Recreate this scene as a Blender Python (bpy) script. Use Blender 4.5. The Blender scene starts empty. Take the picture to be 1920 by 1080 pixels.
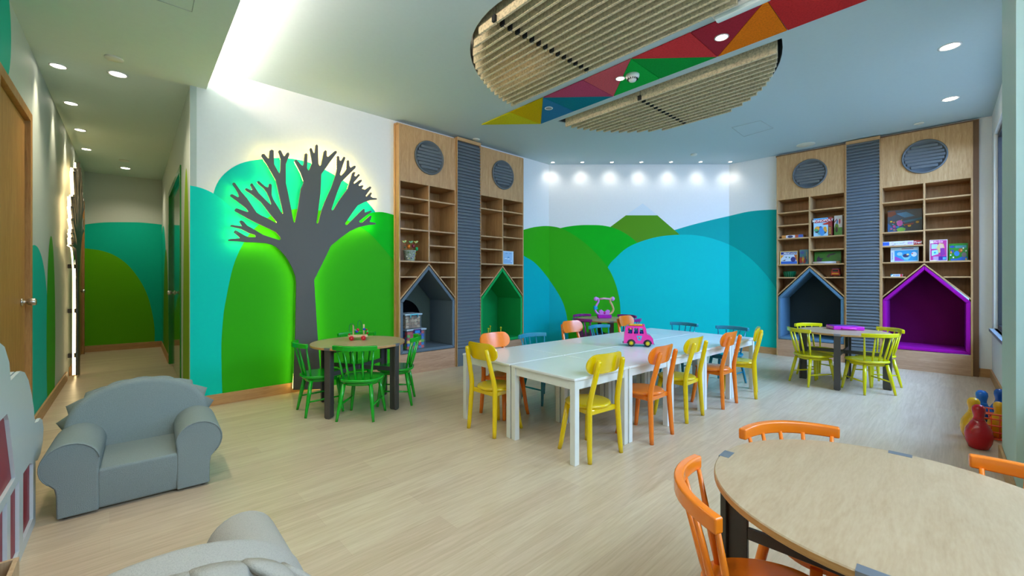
import bpy, bmesh, math, random
from math import pi, sin, cos, atan2, radians as R_, sqrt
from mathutils import Vector, Matrix
random.seed(7)
S = bpy.context.scene
COL = S.collection

# ------------------------------------------------------------------ camera, world, light, exposure
F, CX, HY, H = 795.0, 960.0, 526.0, 1.2          # focal length (px), optical centre (px), eye height (m)
cam = bpy.data.cameras.new('camera'); co = bpy.data.objects.new('camera', cam); COL.objects.link(co)
co.location = (0, 0, H); co.rotation_euler = (pi/2, 0, 0)
cam.sensor_width = 36.0; cam.lens = 36.0*F/1920.0; cam.shift_x = 0.0; cam.shift_y = -(540.0-HY)/1920.0
cam.clip_start = 0.03
S.camera = co
S.view_settings.view_transform = 'Standard'; S.view_settings.look = 'None'
S.view_settings.gamma = 1.0; S.view_settings.use_curve_mapping = False
S.view_settings.exposure = 0.32
S.cycles.use_denoising = True
S.cycles.max_bounces = 8; S.cycles.diffuse_bounces = 5; S.cycles.glossy_bounces = 3
S.cycles.sample_clamp_indirect = 6.0
S.cycles.caustics_reflective = False; S.cycles.caustics_refractive = False

W = bpy.data.worlds.new('world'); S.world = W; W.use_nodes = True
bg = W.node_tree.nodes['Background']; bg.inputs[0].default_value = (0.50, 0.78, 1.0, 1); bg.inputs[1].default_value = 1.6

# walls as vertical planes: origin, direction along the wall (x local), local y points into the wall
def unit(v):
    l = math.hypot(v[0], v[1]); return (v[0]/l, v[1]/l)
E_ = (-3.0, 3.95); CL = (0.645, 7.42); CR = (3.79, 7.40)
TREE = (E_, unit((3.645, 3.47)))
RIGHT = (CR, unit((0.699, -0.715)))
BACK = (CL, unit((3.145, -0.02)))
WINW = ((5.915, 5.226), unit((-0.7116, -0.7026)))
LEFT = ((-3.906, 3.47), unit((-0.667, 0.745)))
CORR = (E_, unit((0.667, -0.745)))
ENDW = ((-7.14, 7.085), unit((-6.355+7.14, 7.70-7.085)))
HC, HS = 3.23, 3.02                                # main ceiling, lowered ceiling

def frame_of(w):
    (ox, oy), (tx, ty) = w
    return (ox, oy, 0.0), atan2(ty, tx)
def on_wall(w, x, y=0.0, z=0.0):
    (ox, oy), (tx, ty) = w
    return Vector((ox+tx*x-ty*y, oy+ty*x+tx*y, z))
def px2w(w, px, py, off=0.0):
    """picture point -> (x along wall, z) on a wall plane standing off by `off` into the room"""
    (ox, oy), (tx, ty) = w
    nx, ny = ty, -tx
    ox, oy = ox+nx*off, oy+ny*off
    rx, ry = (px-CX)/F, 1.0
    k = (ox*nx+oy*ny)/(rx*nx+ry*ny)
    return ((rx*k-ox)*tx+(ry*k-oy)*ty, H+(HY-py)*k/F)
def px2z(px, py, z):
    Y = (z-H)*F/(HY-py); return ((px-CX)*Y/F, Y)

def lamp(name, kind, loc, energy, color=(1, 1, 1), rot=None, aim=None, **kw):
    l = bpy.data.lights.new(name, kind); o = bpy.data.objects.new(name, l); COL.objects.link(o)
    l.energy = energy; l.color = color; o.location = loc
    for k, v in kw.items(): setattr(l, k, v)
    if aim is not None:
        o.rotation_euler = (Vector(aim)-Vector(loc)).to_track_quat('-Z', 'Y').to_euler()
    elif rot: o.rotation_euler = rot
    return o
COOL = (0.66, 0.84, 1.0); WARM = (1.0, 0.86, 0.66); NEUT = (1.0, 0.95, 0.88)
# daylight at the two windows of the window wall
for xa, xb, en, wc in ((0.30, 3.0, 590, (0.29, 0.52, 1.0)), (4.5, 7.6, 195, (0.60, 0.80, 1.0))):
    a = on_wall(WINW, (xa+xb)/2, 1.35, 3.1); b = on_wall(WINW, (xa+xb)/2, -2.2, 0.3)
    lamp('window_daylight', 'AREA', a, en, wc, aim=b, shape='RECTANGLE', size=(xb-xa)*1.1, size_y=1.8)

# ------------------------------------------------------------------ materials
def lin(h):
    h = h.lstrip('#'); out = []
    for i in (0, 2, 4):
        c = int(h[i:i+2], 16)/255.0
        out.append(c/12.92 if c <= 0.04045 else ((c+0.055)/1.055)**2.4)
    return (*out, 1.0)
_m = {}
def new_mat(name):
    m = bpy.data.materials.new(name); m.use_nodes = True
    return m, m.node_tree, m.node_tree.nodes['Principled BSDF']
def mat(name, hexc='#888888', rough=0.5, metal=0.0, spec=0.5, emit=0.0, noise=0.0, nscale=30.0, bump=0.0, alpha=1.0, coat=0.0, trans=0.0):
    if name in _m: return _m[name]
    m, nt, p = new_mat(name)
    c = lin(hexc)
    p.inputs['Base Color'].default_value = c
    p.inputs['Roughness'].default_value = rough; p.inputs['Metallic'].default_value = metal
    p.inputs['Specular IOR Level'].default_value = spec
    p.inputs['Coat Weight'].default_value = coat
    if trans: p.inputs['Transmission Weight'].default_value = trans
    if alpha < 1: p.inputs['Alpha'].default_value = alpha
    if emit:
        p.inputs['Emission Color'].default_value = c; p.inputs['Emission Strength'].default_value = emit
    N = nt.nodes; L = nt.links
    t = N.new('ShaderNodeTexCoord'); n = N.new('ShaderNodeTexNoise')
    n.inputs['Scale'].default_value = nscale; n.inputs['Detail'].default_value = 3.0
    L.new(t.outputs['Object'], n.inputs['Vector'])
    amt = noise if noise else 0.03
    mx = N.new('ShaderNodeMix'); mx.data_type = 'RGBA'
    mx.inputs[6].default_value = tuple(v*(1-amt) for v in c[:3])+(1,)
    mx.inputs[7].default_value = tuple(min(1, v*(1+amt)) for v in c[:3])+(1,)
    L.new(n.outputs['Fac'], mx.inputs[0]); L.new(mx.outputs[2], p.inputs['Base Color'])
    if bump:
        b = N.new('ShaderNodeBump'); b.inputs['Strength'].default_value = bump; b.inputs['Distance'].default_value = 0.004
        L.new(n.outputs['Fac'], b.inputs['Height']); L.new(b.outputs['Normal'], p.inputs['Normal'])
    _m[name] = m; return m
def wood(name, c1, c2, stretch=(14, 14, 1.2), rough=0.45, scale=2.0):
    if name in _m: return _m[name]
    m, nt, p = new_mat(name); N = nt.nodes; L = nt.links
    t = N.new('ShaderNodeTexCoord'); mp = N.new('ShaderNodeMapping'); mp.inputs['Scale'].default_value = stretch
    L.new(t.outputs['Object'], mp.inputs['Vector'])
    n1 = N.new('ShaderNodeTexNoise'); n1.inputs['Scale'].default_value = scale; n1.inputs['Detail'].default_value = 5; n1.inputs['Distortion'].default_value = 1.2
    n2 = N.new('ShaderNodeTexNoise'); n2.inputs['Scale'].default_value = scale*7; n2.inputs['Detail'].default_value = 4
    L.new(mp.outputs[0], n1.inputs['Vector']); L.new(mp.outputs[0], n2.inputs['Vector'])
    ad = N.new('ShaderNodeMath'); ad.operation = 'MULTIPLY_ADD'; ad.inputs[1].default_value = 0.45
    ml = N.new('ShaderNodeMath'); ml.operation = 'MULTIPLY'; ml.inputs[1].default_value = 0.6
    L.new(n1.outputs['Fac'], ml.inputs[0]); L.new(n2.outputs['Fac'], ad.inputs[0]); L.new(ml.outputs[0], ad.inputs[2])
    r = N.new('ShaderNodeValToRGB'); r.color_ramp.elements[0].position = 0.32; r.color_ramp.elements[1].position = 0.70
    r.color_ramp.elements[0].color = lin(c1); r.color_ramp.elements[1].color = lin(c2)
    L.new(ad.outputs[0], r.inputs[0]); L.new(r.outputs[0], p.inputs['Base Color'])
    p.inputs['Roughness'].default_value = rough; p.inputs['Specular IOR Level'].default_value = 0.35
    _m[name] = m; return m
def felt(name, hexc, dark=0.72, scale=90):
    if name in _m: return _m[name]
    m, nt, p = new_mat(name); N = nt.nodes; L = nt.links; c = lin(hexc)
    t = N.new('ShaderNodeTexCoord'); n = N.new('ShaderNodeTexNoise'); n.inputs['Scale'].default_value = scale; n.inputs['Detail'].default_value = 4; n.inputs['Roughness'].default_value = 0.7
    L.new(t.outputs['Object'], n.inputs['Vector'])
    r = N.new('ShaderNodeValToRGB'); r.color_ramp.elements[0].position = 0.36; r.color_ramp.elements[1].position = 0.55
    r.color_ramp.elements[0].color = tuple(v*dark for v in c[:3])+(1,); r.color_ramp.elements[1].color = c
    L.new(n.outputs['Fac'], r.inputs[0]); L.new(r.outputs[0], p.inputs['Base Color'])
    b = N.new('ShaderNodeBump'); b.inputs['Strength'].default_value = 0.6; b.inputs['Distance'].default_value = 0.006
    L.new(n.outputs['Fac'], b.inputs['Height']); L.new(b.outputs['Normal'], p.inputs['Normal'])
    p.inputs['Roughness'].default_value = 0.95; p.inputs['Specular IOR Level'].default_value = 0.1
    _m[name] = m; return m
def floor_mat():
    m, nt, p = new_mat('floor_planks'); N = nt.nodes; L = nt.links
    t = N.new('ShaderNodeTexCoord'); mp = N.new('ShaderNodeMapping')
    mp.inputs['Rotation'].default_value = (0, 0, -R_(43.5))
    L.new(t.outputs['Object'], mp.inputs['Vector'])
    br = N.new('ShaderNodeTexBrick'); br.inputs['Scale'].default_value = 1.0
    br.inputs['Brick Width'].default_value = 1.22; br.inputs['Row Height'].default_value = 0.152
    br.inputs['Mortar Size'].default_value = 0.0009; br.inputs['Mortar Smooth'].default_value = 0.3
    br.offset = 0.37; br.inputs['Color1'].default_value = (0.35, 0.35, 0.35, 1); br.inputs['Color2'].default_value = (0.65, 0.65, 0.65, 1)
    br.inputs['Mortar'].default_value = (0.2, 0.2, 0.2, 1)
    L.new(mp.outputs[0], br.inputs['Vector'])
    m2 = N.new('ShaderNodeMapping'); m2.inputs['Scale'].default_value = (0.9, 13, 1)
    L.new(mp.outputs[0], m2.inputs['Vector'])
    n1 = N.new('ShaderNodeTexNoise'); n1.inputs['Scale'].default_value = 1.6; n1.inputs['Detail'].default_value = 6; n1.inputs['Distortion'].default_value = 1.8
    n2 = N.new('ShaderNodeTexNoise'); n2.inputs['Scale'].default_value = 9; n2.inputs['Detail'].default_value = 5
    L.new(m2.outputs[0], n1.inputs['Vector']); L.new(m2.outputs[0], n2.inputs['Vector'])
    r = N.new('ShaderNodeValToRGB'); r.color_ramp.elements[0].position = 0.3; r.color_ramp.elements[1].position = 0.72
    r.color_ramp.elements[0].color = lin('#bca587'); r.color_ramp.elements[1].color = lin('#d8c5ab')
    a = N.new('ShaderNodeMath'); a.operation = 'MULTIPLY_ADD'; a.inputs[1].default_value = 0.35
    b_ = N.new('ShaderNodeMath'); b_.operation = 'MULTIPLY'; b_.inputs[1].default_value = 0.65
    L.new(n1.outputs['Fac'], b_.inputs[0]); L.new(n2.outputs['Fac'], a.inputs[0]); L.new(b_.outputs[0], a.inputs[2])
    L.new(a.outputs[0], r.inputs[0])
    mx = N.new('ShaderNodeMix'); mx.data_type = 'RGBA'; mx.blend_type = 'OVERLAY'; mx.inputs[0].default_value = 0.28
    L.new(r.outputs[0], mx.inputs[6]); L.new(br.outputs['Color'], mx.inputs[7]); L.new(mx.outputs[2], p.inputs['Base Color'])
    p.inputs['Roughness'].default_value = 0.34; p.inputs['Specular IOR Level'].default_value = 0.45
    return m

M_white = mat('wall_white', '#e6e8e6', 0.6)
M_ceil = mat('ceiling_white', '#bdd0d6', 0.75)
M_soff = mat('soffit_white', '#cfe0d8', 0.75)
M_oak = wood('oak_veneer', '#a97d4c', '#cda574')
M_oakh = wood('oak_veneer_horizontal', '#a97d4c', '#cda574', stretch=(1.2, 14, 14))
M_pinkoak = wood('oak_plinth', '#a9805f', '#c9a180', stretch=(1.2, 14, 14))
M_oakin = wood('oak_inside', '#94693a', '#b98b58')
M_base = wood('oak_baseboard', '#a97b4c', '#c99c68', stretch=(1.2, 14, 14))
M_door = wood('oak_door', '#93652f', '#b98a4e')
M_grey = mat('grey_lacquer', '#5c6162', 0.5)
M_slat = mat('grey_slat', '#62696d', 0.5)
M_dark = mat('dark_gap', '#0d0e10', 0.7)
M_metal = mat('brushed_metal', '#c9c4bb', 0.28, metal=1.0)
M_alum = mat('table_grey_metal', '#4a4743', 0.45, metal=0.2)
M_plate = mat('metal_inset', '#8b8f96', 0.4, metal=0.6)
M_plast = mat('white_plastic', '#e8e8e6', 0.4)
M_lens = mat('lamp_lens', '#fff1e0', 0.4, emit=14.0)
M_led = mat('led_strip', '#ffe87c', 0.4, emit=16.0)
M_cove = mat('cove_led', '#ffe6d6', 0.4, emit=108.0)
M_wtab = mat('white_table_paint', '#e4e6e1', 0.3, coat=0.2)
PAINT = dict(teal='#00cdb8', teal2='#00b8a8', green='#2fa60e', green2='#00ae16', olive='#559112', cyan='#00bfba', cyan2='#00a29e', aqua='#00aab0', peak='#d9e4ea', lime='#83ab0c', cgreen='#5cab04', cteal='#00b498')
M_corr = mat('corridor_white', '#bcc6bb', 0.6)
P = {k: mat('paint_'+k, v, 0.6, spec=0.12) for k, v in PAINT.items()}

# ------------------------------------------------------------------ mesh building
class MB:
    def __init__(s): s.v = []; s.f = []; s.m = []; s.sm = []
    def add(s, vs, fs, mi=0, smooth=False):
        b = len(s.v); s.v += [tuple(v) for v in vs]
        for f in fs: s.f.append([b+i for i in f]); s.m.append(mi); s.sm.append(smooth)
        return s
    def box(s, x0, y0, z0, x1, y1, z1, mi=0, M=None):
        vs = [Vector(v) for v in ((x0,y0,z0),(x1,y0,z0),(x1,y1,z0),(x0,y1,z0),(x0,y0,z1),(x1,y0,z1),(x1,y1,z1),(x0,y1,z1))]
        if M: vs = [M @ v for v in vs]
        return s.add(vs, [(3,2,1,0),(4,5,6,7),(0,1,5,4),(1,2,6,5),(2,3,7,6),(3,0,4,7)], mi)
    def prism(s, poly, a0, a1, axis='y', mi=0, M=None, smooth=False):
        """poly in (x,z) for axis y; (x,y) for axis z; (y,z) for axis x"""
        def mk(p, a):
            if axis == 'y': return Vector((p[0], a, p[1]))
            if axis == 'z': return Vector((p[0], p[1], a))
            return Vector((a, p[0], p[1]))
        n = len(poly); vs = [mk(p, a0) for p in poly]+[mk(p, a1) for p in poly]
        if M: vs = [M @ v for v in vs]
        b = len(s.v); s.v += [tuple(v) for v in vs]
        s.f.append([b+i for i in range(n)]); s.m.append(mi); s.sm.append(False)
        s.f.append([b+n+i for i in reversed(range(n))]); s.m.append(mi); s.sm.append(False)
        for i in range(n):
            j = (i+1) % n
            s.f.append([b+i, b+n+i, b+n+j, b+j]); s.m.append(mi); s.sm.append(smooth)
        return s
    def face(s, pts, mi=0): return s.add(pts, [tuple(range(len(pts)))], mi)
    def tube(s, pts, rads, n=10, mi=0, cap=True, flat=None):
        pts = [Vector(p) for p in pts]
        if not isinstance(rads, (list, tuple)): rads = [rads]*len(pts)
        rings = []; up = None
        for i, p in enumerate(pts):
            d = (pts[min(i+1, len(pts)-1)]-pts[max(i-1, 0)]).normalized()
            if up is None: up = Vector((0, 0, 1)) if abs(d.z) < 0.9 else Vector((0, 1, 0))
            a = d.cross(up).normalized(); b = a.cross(d).normalized(); up = b
            fa, fb = flat or (1, 1)
            rings.append([p+a*(cos(2*pi*k/n)*rads[i]*fa)+b*(sin(2*pi*k/n)*rads[i]*fb) for k in range(n)])
        vs = [v for r in rings for v in r]; fs = []
        for i in range(len(pts)-1):
            for k in range(n):
                fs.append((i*n+k, i*n+(k+1) % n, (i+1)*n+(k+1) % n, (i+1)*n+k))
        s.add(vs, fs, mi, True)
        if cap:
            b = len(s.v)-len(vs)
            s.f.append([b+k for k in reversed(range(n))]); s.m.append(mi); s.sm.append(False)
            s.f.append([b+(len(pts)-1)*n+k for k in range(n)]); s.m.append(mi); s.sm.append(False)
        return s
    def lathe(s, prof, c=(0, 0, 0), n=24, mi=0, M=None, a0=0, smooth=True):
        """prof: list of (r,z)"""
        vs = []; fs = []
        for r, z in prof:
            for k in range(n):
                a = a0+2*pi*k/n; v = Vector((c[0]+r*cos(a), c[1]+r*sin(a), c[2]+z)); vs.append(M @ v if M else v)
        for i in range(len(prof)-1):
            for k in range(n): fs.append((i*n+k, i*n+(k+1) % n, (i+1)*n+(k+1) % n, (i+1)*n+k))
        fs.append(tuple(reversed(range(n)))); fs.append(tuple((len(prof)-1)*n+k for k in range(n)))
        return s.add(vs, fs, mi, smooth)
    def ball(s, c, r, n=12, mi=0, sc=(1, 1, 1)):
        pr = [(max(1e-4, sin(pi*i/8))*r, -cos(pi*i/8)*r) for i in range(9)]
        M = Matrix.Translation(Vector(c)) @ Matrix.Diagonal((*sc, 1))
        return s.lathe(pr, (0, 0, 0), n, mi, M)
    def build(s, name, mats, parent=None, loc=None, rz=None, bevel=0, seg=2, subd=0, **props):
        me = bpy.data.meshes.new(name); me.from_pydata(s.v, [], s.f)
        if not isinstance(mats, (list, tuple)): mats = [mats]
        for m in mats: me.materials.append(m)
        for i, p in enumerate(me.polygons):
            p.material_index = s.m[i]; p.use_smooth = s.sm[i]
        me.update()
        bm = bmesh.new(); bm.from_mesh(me); bmesh.ops.recalc_face_normals(bm, faces=bm.faces)
        big = [f for f in bm.faces if len(f.verts) > 8]
        if big and not bevel: bmesh.ops.triangulate(bm, faces=big)
        bm.to_mesh(me); bm.free()
        o = bpy.data.objects.new(name, me); COL.objects.link(o)
        if parent: o.parent = parent
        if loc is not None: o.location = loc
        if rz is not None: o.rotation_euler = (0, 0, rz)
        if bevel:
            b = o.modifiers.new('bevel', 'BEVEL'); b.width = bevel; b.segments = seg; b.limit_method = 'ANGLE'; b.angle_limit = R_(35)
            if seg > 1:
                for p in me.polygons: p.use_smooth = True
                w = o.modifiers.new('wn', 'WEIGHTED_NORMAL'); w.keep_sharp = True
        if subd:
            b = o.modifiers.new('sub', 'SUBSURF'); b.levels = subd; b.render_levels = subd
        for k, v in props.items(): o[k] = v
        return o
def holed(mb, outer, holes, fn, fn2=None, mi=0):
    """planar region with holes; fn maps 2D -> 3D; fn2 the other side"""
    bm = bmesh.new(); eds = []
    for loop in [outer]+holes:
        vs = [bm.verts.new((p[0], p[1], 0)) for p in loop]
        for i in range(len(vs)): eds.append(bm.edges.new((vs[i], vs[(i+1) % len(vs)])))
    bmesh.ops.triangle_fill(bm, use_beauty=True, use_dissolve=False, edges=eds)
    bm.verts.ensure_lookup_table(); bm.verts.index_update()
    vs = [(v.co.x, v.co.y) for v in bm.verts]; fs = [tuple(v.index for v in f.verts) for f in bm.faces]
    bm.free()
    mb.add([fn(*p) for p in vs], fs, mi)
    if fn2:
        mb.add([fn2(*p) for p in vs], fs, mi)
        for loop in [outer]+holes:
            n = len(loop)
            for i in range(n):
                a, b = loop[i], loop[(i+1) % n]
                mb.add([fn(*a), fn(*b), fn2(*b), fn2(*a)], [(0, 1, 2, 3)], mi)
    return mb
def empty(name, label, cat, loc=(0, 0, 0), rz=0.0, group=None):
    o = bpy.data.objects.new(name, None); COL.objects.link(o); o.empty_display_size = 0.1
    o.location = loc; o.rotation_euler = (0, 0, rz); o['label'] = label; o['category'] = cat
    if group: o['group'] = group
    return o
def tag(o, label, cat, group=None):
    o['label'] = label; o['category'] = cat
    if group: o['group'] = group
    return o
def copy_tree(o, parent=None):
    c = o.copy(); COL.objects.link(c)
    if parent: c.parent = parent
    for ch in [x for x in o.children]: copy_tree(ch, c)
    return c
def place(proto, used, loc, rz, label, group):
    o = proto if not used else copy_tree(proto)
    o.location = loc; o.rotation_euler = (0, 0, rz); o['label'] = label
    if group: o['group'] = group
    elif 'group' in o: del o['group']
    return o
def struct(o): o['kind'] = 'structure'; return o

def arc(cx, cz, r, a0, a1, n, rz=None):
    rz = rz or r
    return [(cx+r*cos(R_(a0+(a1-a0)*i/n)), cz+rz*sin(R_(a0+(a1-a0)*i/n))) for i in range(n+1)]
def catmull(pts, k=5):
    out = []
    for i in range(len(pts)-1):
        p0 = pts[max(i-1, 0)]; p1 = pts[i]; p2 = pts[i+1]; p3 = pts[min(i+2, len(pts)-1)]
        for j in range(k):
            t = j/k
            out.append(tuple(0.5*((2*p1[d])+(-p0[d]+p2[d])*t+(2*p0[d]-5*p1[d]+4*p2[d]-p3[d])*t*t+(-p0[d]+3*p1[d]-3*p2[d]+p3[d])*t**3) for d in (0, 1)))
    out.append(tuple(pts[-1])); return out
def clipx(poly, x0, x1):
    def cut(pl, x, keep_gt):
        o = []
        for i in range(len(pl)):
            a, b = pl[i], pl[(i+1) % len(pl)]
            ia = (a[0] >= x) if keep_gt else (a[0] <= x); ib = (b[0] >= x) if keep_gt else (b[0] <= x)
            if ia: o.append(a)
            if ia != ib:
                t = (x-a[0])/(b[0]-a[0]); o.append((x, a[1]+t*(b[1]-a[1])))
        return o
    p = cut(poly, x0, True)
    return cut(p, x1, False) if p else p
def clipz(poly, z0, z1):
    q = clipx([(b, a) for a, b in poly], z0, z1)
    return [(b, a) for a, b in q]

class Wall:
    """a wall with layers of paint; x along the wall, local y into it"""
    def __init__(s, name, w, segs, base=M_white, top=HC, thick=0.05):
        s.w = w; s.name = name; s.mb = MB(); s.mats = [base]; s.layer = 0; s.segs = segs; s.top = top
        for seg in segs:
            x0, x1, z0, z1 = seg if len(seg) == 4 else (*seg, 0, top)
            s.mb.box(x0, 0, z0, x1, thick, z1)
    def paint(s, poly, m, x0=None, x1=None):
        s.layer += 1; y = -0.0007*s.layer
        if m not in s.mats: s.mats.append(m)
        mi = s.mats.index(m)
        for seg in s.segs:
            a, b, z0, z1 = seg if len(seg) == 4 else (*seg, 0, s.top)
            if x0 is not None: a = max(a, x0)
            if x1 is not None: b = min(b, x1)
            if a >= b: continue
            q = clipx(poly, a, b); q = clipz(q, z0, z1) if q else q
            if len(q) >= 3: s.mb.face([(x, y, z) for x, z in q], mi)
    def done(s):
        loc, rz = frame_of(s.w)
        return struct(s.mb.build(s.name, s.mats, loc=loc, rz=rz))

# ------------------------------------------------------------------ floor and ceilings
fb = MB(); fb.face([(-9, -3, 0), (8.5, -3, 0), (8.5, 10, 0), (-9, 10, 0)])
struct(fb.build('floor', floor_mat()))
UD = (0.672, -0.7405); VD = (0.7405, 0.672)          # along and across the felt strip
def uv(u, v, z=0.0): return Vector((u*UD[0]+v*VD[0], u*UD[1]+v*VD[1], z))
EU, EV, EA, EB = -2.365, 3.67, 1.29, 1.66
hole = []
for k in range(72):
    a = 2*pi*k/72; p = uv(EU+EA*cos(a), EV+EB*sin(a)); hole.append((p.x, p.y))
# soffit edge, parallel to the corridor
SP = (-2.913, 4.04); SD = CORR[1]
far = (SP[0]-SD[0]*0.0, SP[1]-SD[1]*0.0); near = (SP[0]+SD[0]*6.1, SP[1]+SD[1]*6.1)
lip = [(SP[0]-SD[0]*0.3, SP[1]-SD[1]*0.3), near]
cb = MB()
outer = [(-3.6, 3.3), (-0.2, -1.6), (7.2, 4.6), (3.9, 8.2), (0.2, 8.2)]
holed(cb, outer, [hole], lambda x, y: (x, y, HC), lambda x, y: (x, y, HC+0.015))
struct(cb.build('ceiling', M_ceil))
# raised dark void above the oval opening
vb = MB()
for k in range(72):
    a, b = hole[k], hole[(k+1) % 72]
    vb.add([(a[0], a[1], HC+0.01), (b[0], b[1], HC+0.01), (b[0], b[1], HC+0.62), (a[0], a[1], HC+0.62)], [(0, 1, 2, 3)])
vb.face([(p[0], p[1], HC+0.62) for p in hole])
struct(vb.build('ceiling_void', mat('void_grey', '#3c4347', 0.8)))
# lowered ceiling over the entrance side and the corridor
sb = MB()
L0 = on_wall(LEFT, -5.7); L1 = on_wall(LEFT, 4.95); e1 = on_wall(CORR, -5.2)
def P2(v): return (v[0], v[1])
poly = [P2(L0), P2(L1), P2(e1), E_, SP, near]
sb.prism(poly, HS, HS+0.05, 'z')
struct(sb.build('ceiling_lowered', M_soff))
# upstand and LED profile on top of the lowered ceiling
def strip_off(o0, o1, z0, z1, a=0.02, b=5.9, mb=None):
    nx, ny = -0.745, -0.667
    p = [(SP[0]+SD[0]*a+nx*o0, SP[1]+SD[1]*a+ny*o0), (SP[0]+SD[0]*b+nx*o0, SP[1]+SD[1]*b+ny*o0),
         (SP[0]+SD[0]*b+nx*o1, SP[1]+SD[1]*b+ny*o1), (SP[0]+SD[0]*a+nx*o1, SP[1]+SD[1]*a+ny*o1)]
    (mb or MB()).prism(p, z0, z1, 'z')
    return mb
q = strip_off(0.10, 0.12, HS+0.05, HC, mb=MB()); q.build('trim_1', M_soff, kind='structure')
q = strip_off(0.03, 0.06, HS+0.052, HS+0.07, b=5.2, mb=MB())
tag(q.build('cove_light_strip', M_cove), 'warm white light strip hidden in the ceiling cove', 'light strip')

# ------------------------------------------------------------------ walls with their murals
def mpoly(w, pts, k=5, close=None, off=0.0):
    return [px2w(w, *p, off) for p in (catmull(pts, k) if k else pts)]+(close or [])
tw = Wall('wall_tree', TREE, [(-0.0, 2.078), (2.078, 4.30, 3.175, HC), (4.30, 5.034)])
hill_back = mpoly(TREE, [(399, 480), (396, 420), (399, 368), (415, 332), (450, 307), (500, 297.5), (540, 297), (580, 305), (625, 327), (665, 355), (702, 395), (725, 440)], close=[px2w(TREE, 725, 600), px2w(TREE, 400, 600)])
tw.paint(hill_back, P['teal2'])
rt = mpoly(TREE, [(655, 460), (662, 425), (675, 407), (692, 400), (710, 397.5), (724, 399), (738, 403), (748, 406)], close=[(2.2, 0), (1.3, 0)])
tw.paint(rt, P['green2'])
tl = mpoly(TREE, [(350, 345), (355, 347.5), (372, 351), (390, 357.5), (405, 366), (420, 377), (445, 402), (470, 440), (490, 500), (497, 600)], close=[(1.0, 0), (-0.2, 0), (-0.2, 2.2)])
tw.paint(tl, P['teal'])
hm = mpoly(TREE, [(417, 745), (415.5, 700), (415, 645), (418, 600), (422, 570), (437, 500), (457, 455), (477, 429), (507, 405.6), (546, 393.4), (572, 391.5), (600, 395), (640, 408), (685, 432), (712, 458), (738, 491), (755, 530)], close=[(2.25, 0), (px2w(TREE, 417, 745)[0], -0.1)])
tw.paint(hm, P['green'])
XL = 983
def mural3(wall, w):
    """the hill mural that runs round the three far walls"""
    fl = 760
    def pp(pts, c): return mpoly(w, pts, 5, [px2w(w, *q) for q in c])
    wall.paint(pp([(1262, 432), (1266.8, 430.7), (1296.7, 421.9), (1331.9, 413), (1367, 405), (1402, 397), (1434, 393.7), (1455, 393.2), (1480, 394)], [(1480, fl), (1262, fl)]), P['cyan2'])
    wall.paint([px2w(w, *q) for q in [(1173.5, 403.6), (1205, 381.4), (1232.6, 403.6)]], P['peak'])
    wall.paint([px2w(w, *q) for q in [(1100, 455), (1143.6, 426), (1173.5, 403.8), (1232.6, 403.8), (1273.8, 439.5), (1290, 460), (1200, 500)]], P['olive'])
    wall.paint(pp([(1030, 438), (1050.4, 428), (1078.5, 423), (1106.7, 421.9), (1134.8, 423.6), (1163, 432.4), (1194.6, 455.3), (1225, 500), (1240, 600)], [(1240, fl), (1030, fl)]), P['green2'])
    wall.paint(pp([(1122, 600), (1128, 535), (1140, 500.3), (1156, 481.7), (1177, 464), (1205, 451.8), (1240, 443), (1282.6, 440), (1317.8, 443), (1349.5, 451.8), (1377.6, 464), (1405.8, 483.4), (1430.4, 508), (1452, 536), (1475, 580)], [(1475, fl), (1122, fl)]), P['cyan'])
    wall.paint(pp([(960, 438), (982, 430.7), (1004.6, 425.4), (1029, 424), (1054, 429), (1082, 444.7), (1110, 467.6), (1138, 499.3), (1152.4, 527.4), (1161, 559), (1163.7, 590.8), (1166, 650)], [(1166, fl), (960, fl)]), P['green'])
    wall.paint(pp([(960, 462), (982, 480), (1001, 492), (1022, 515), (1043.3, 545), (1057.4, 573), (1064.4, 608), (1066, 660)], [(1066, fl), (960, fl)]), P['aqua'])
tw.segs = [(4.30, 5.034, 0, HC)]
mural3(tw, TREE)
tw.done()
bw = Wall('wall_back', BACK, [(-0.02, 3.17)]); mural3(bw, BACK); bw.done()
rw = Wall('wall_right', RIGHT, [(-0.0, 0.725), (0.725, 2.93, 3.19, HC), (2.93, 3.06)])
rw.segs = [(-0.0, 0.725, 0, HC)]; mural3(rw, RIGHT); rw.done()
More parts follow.
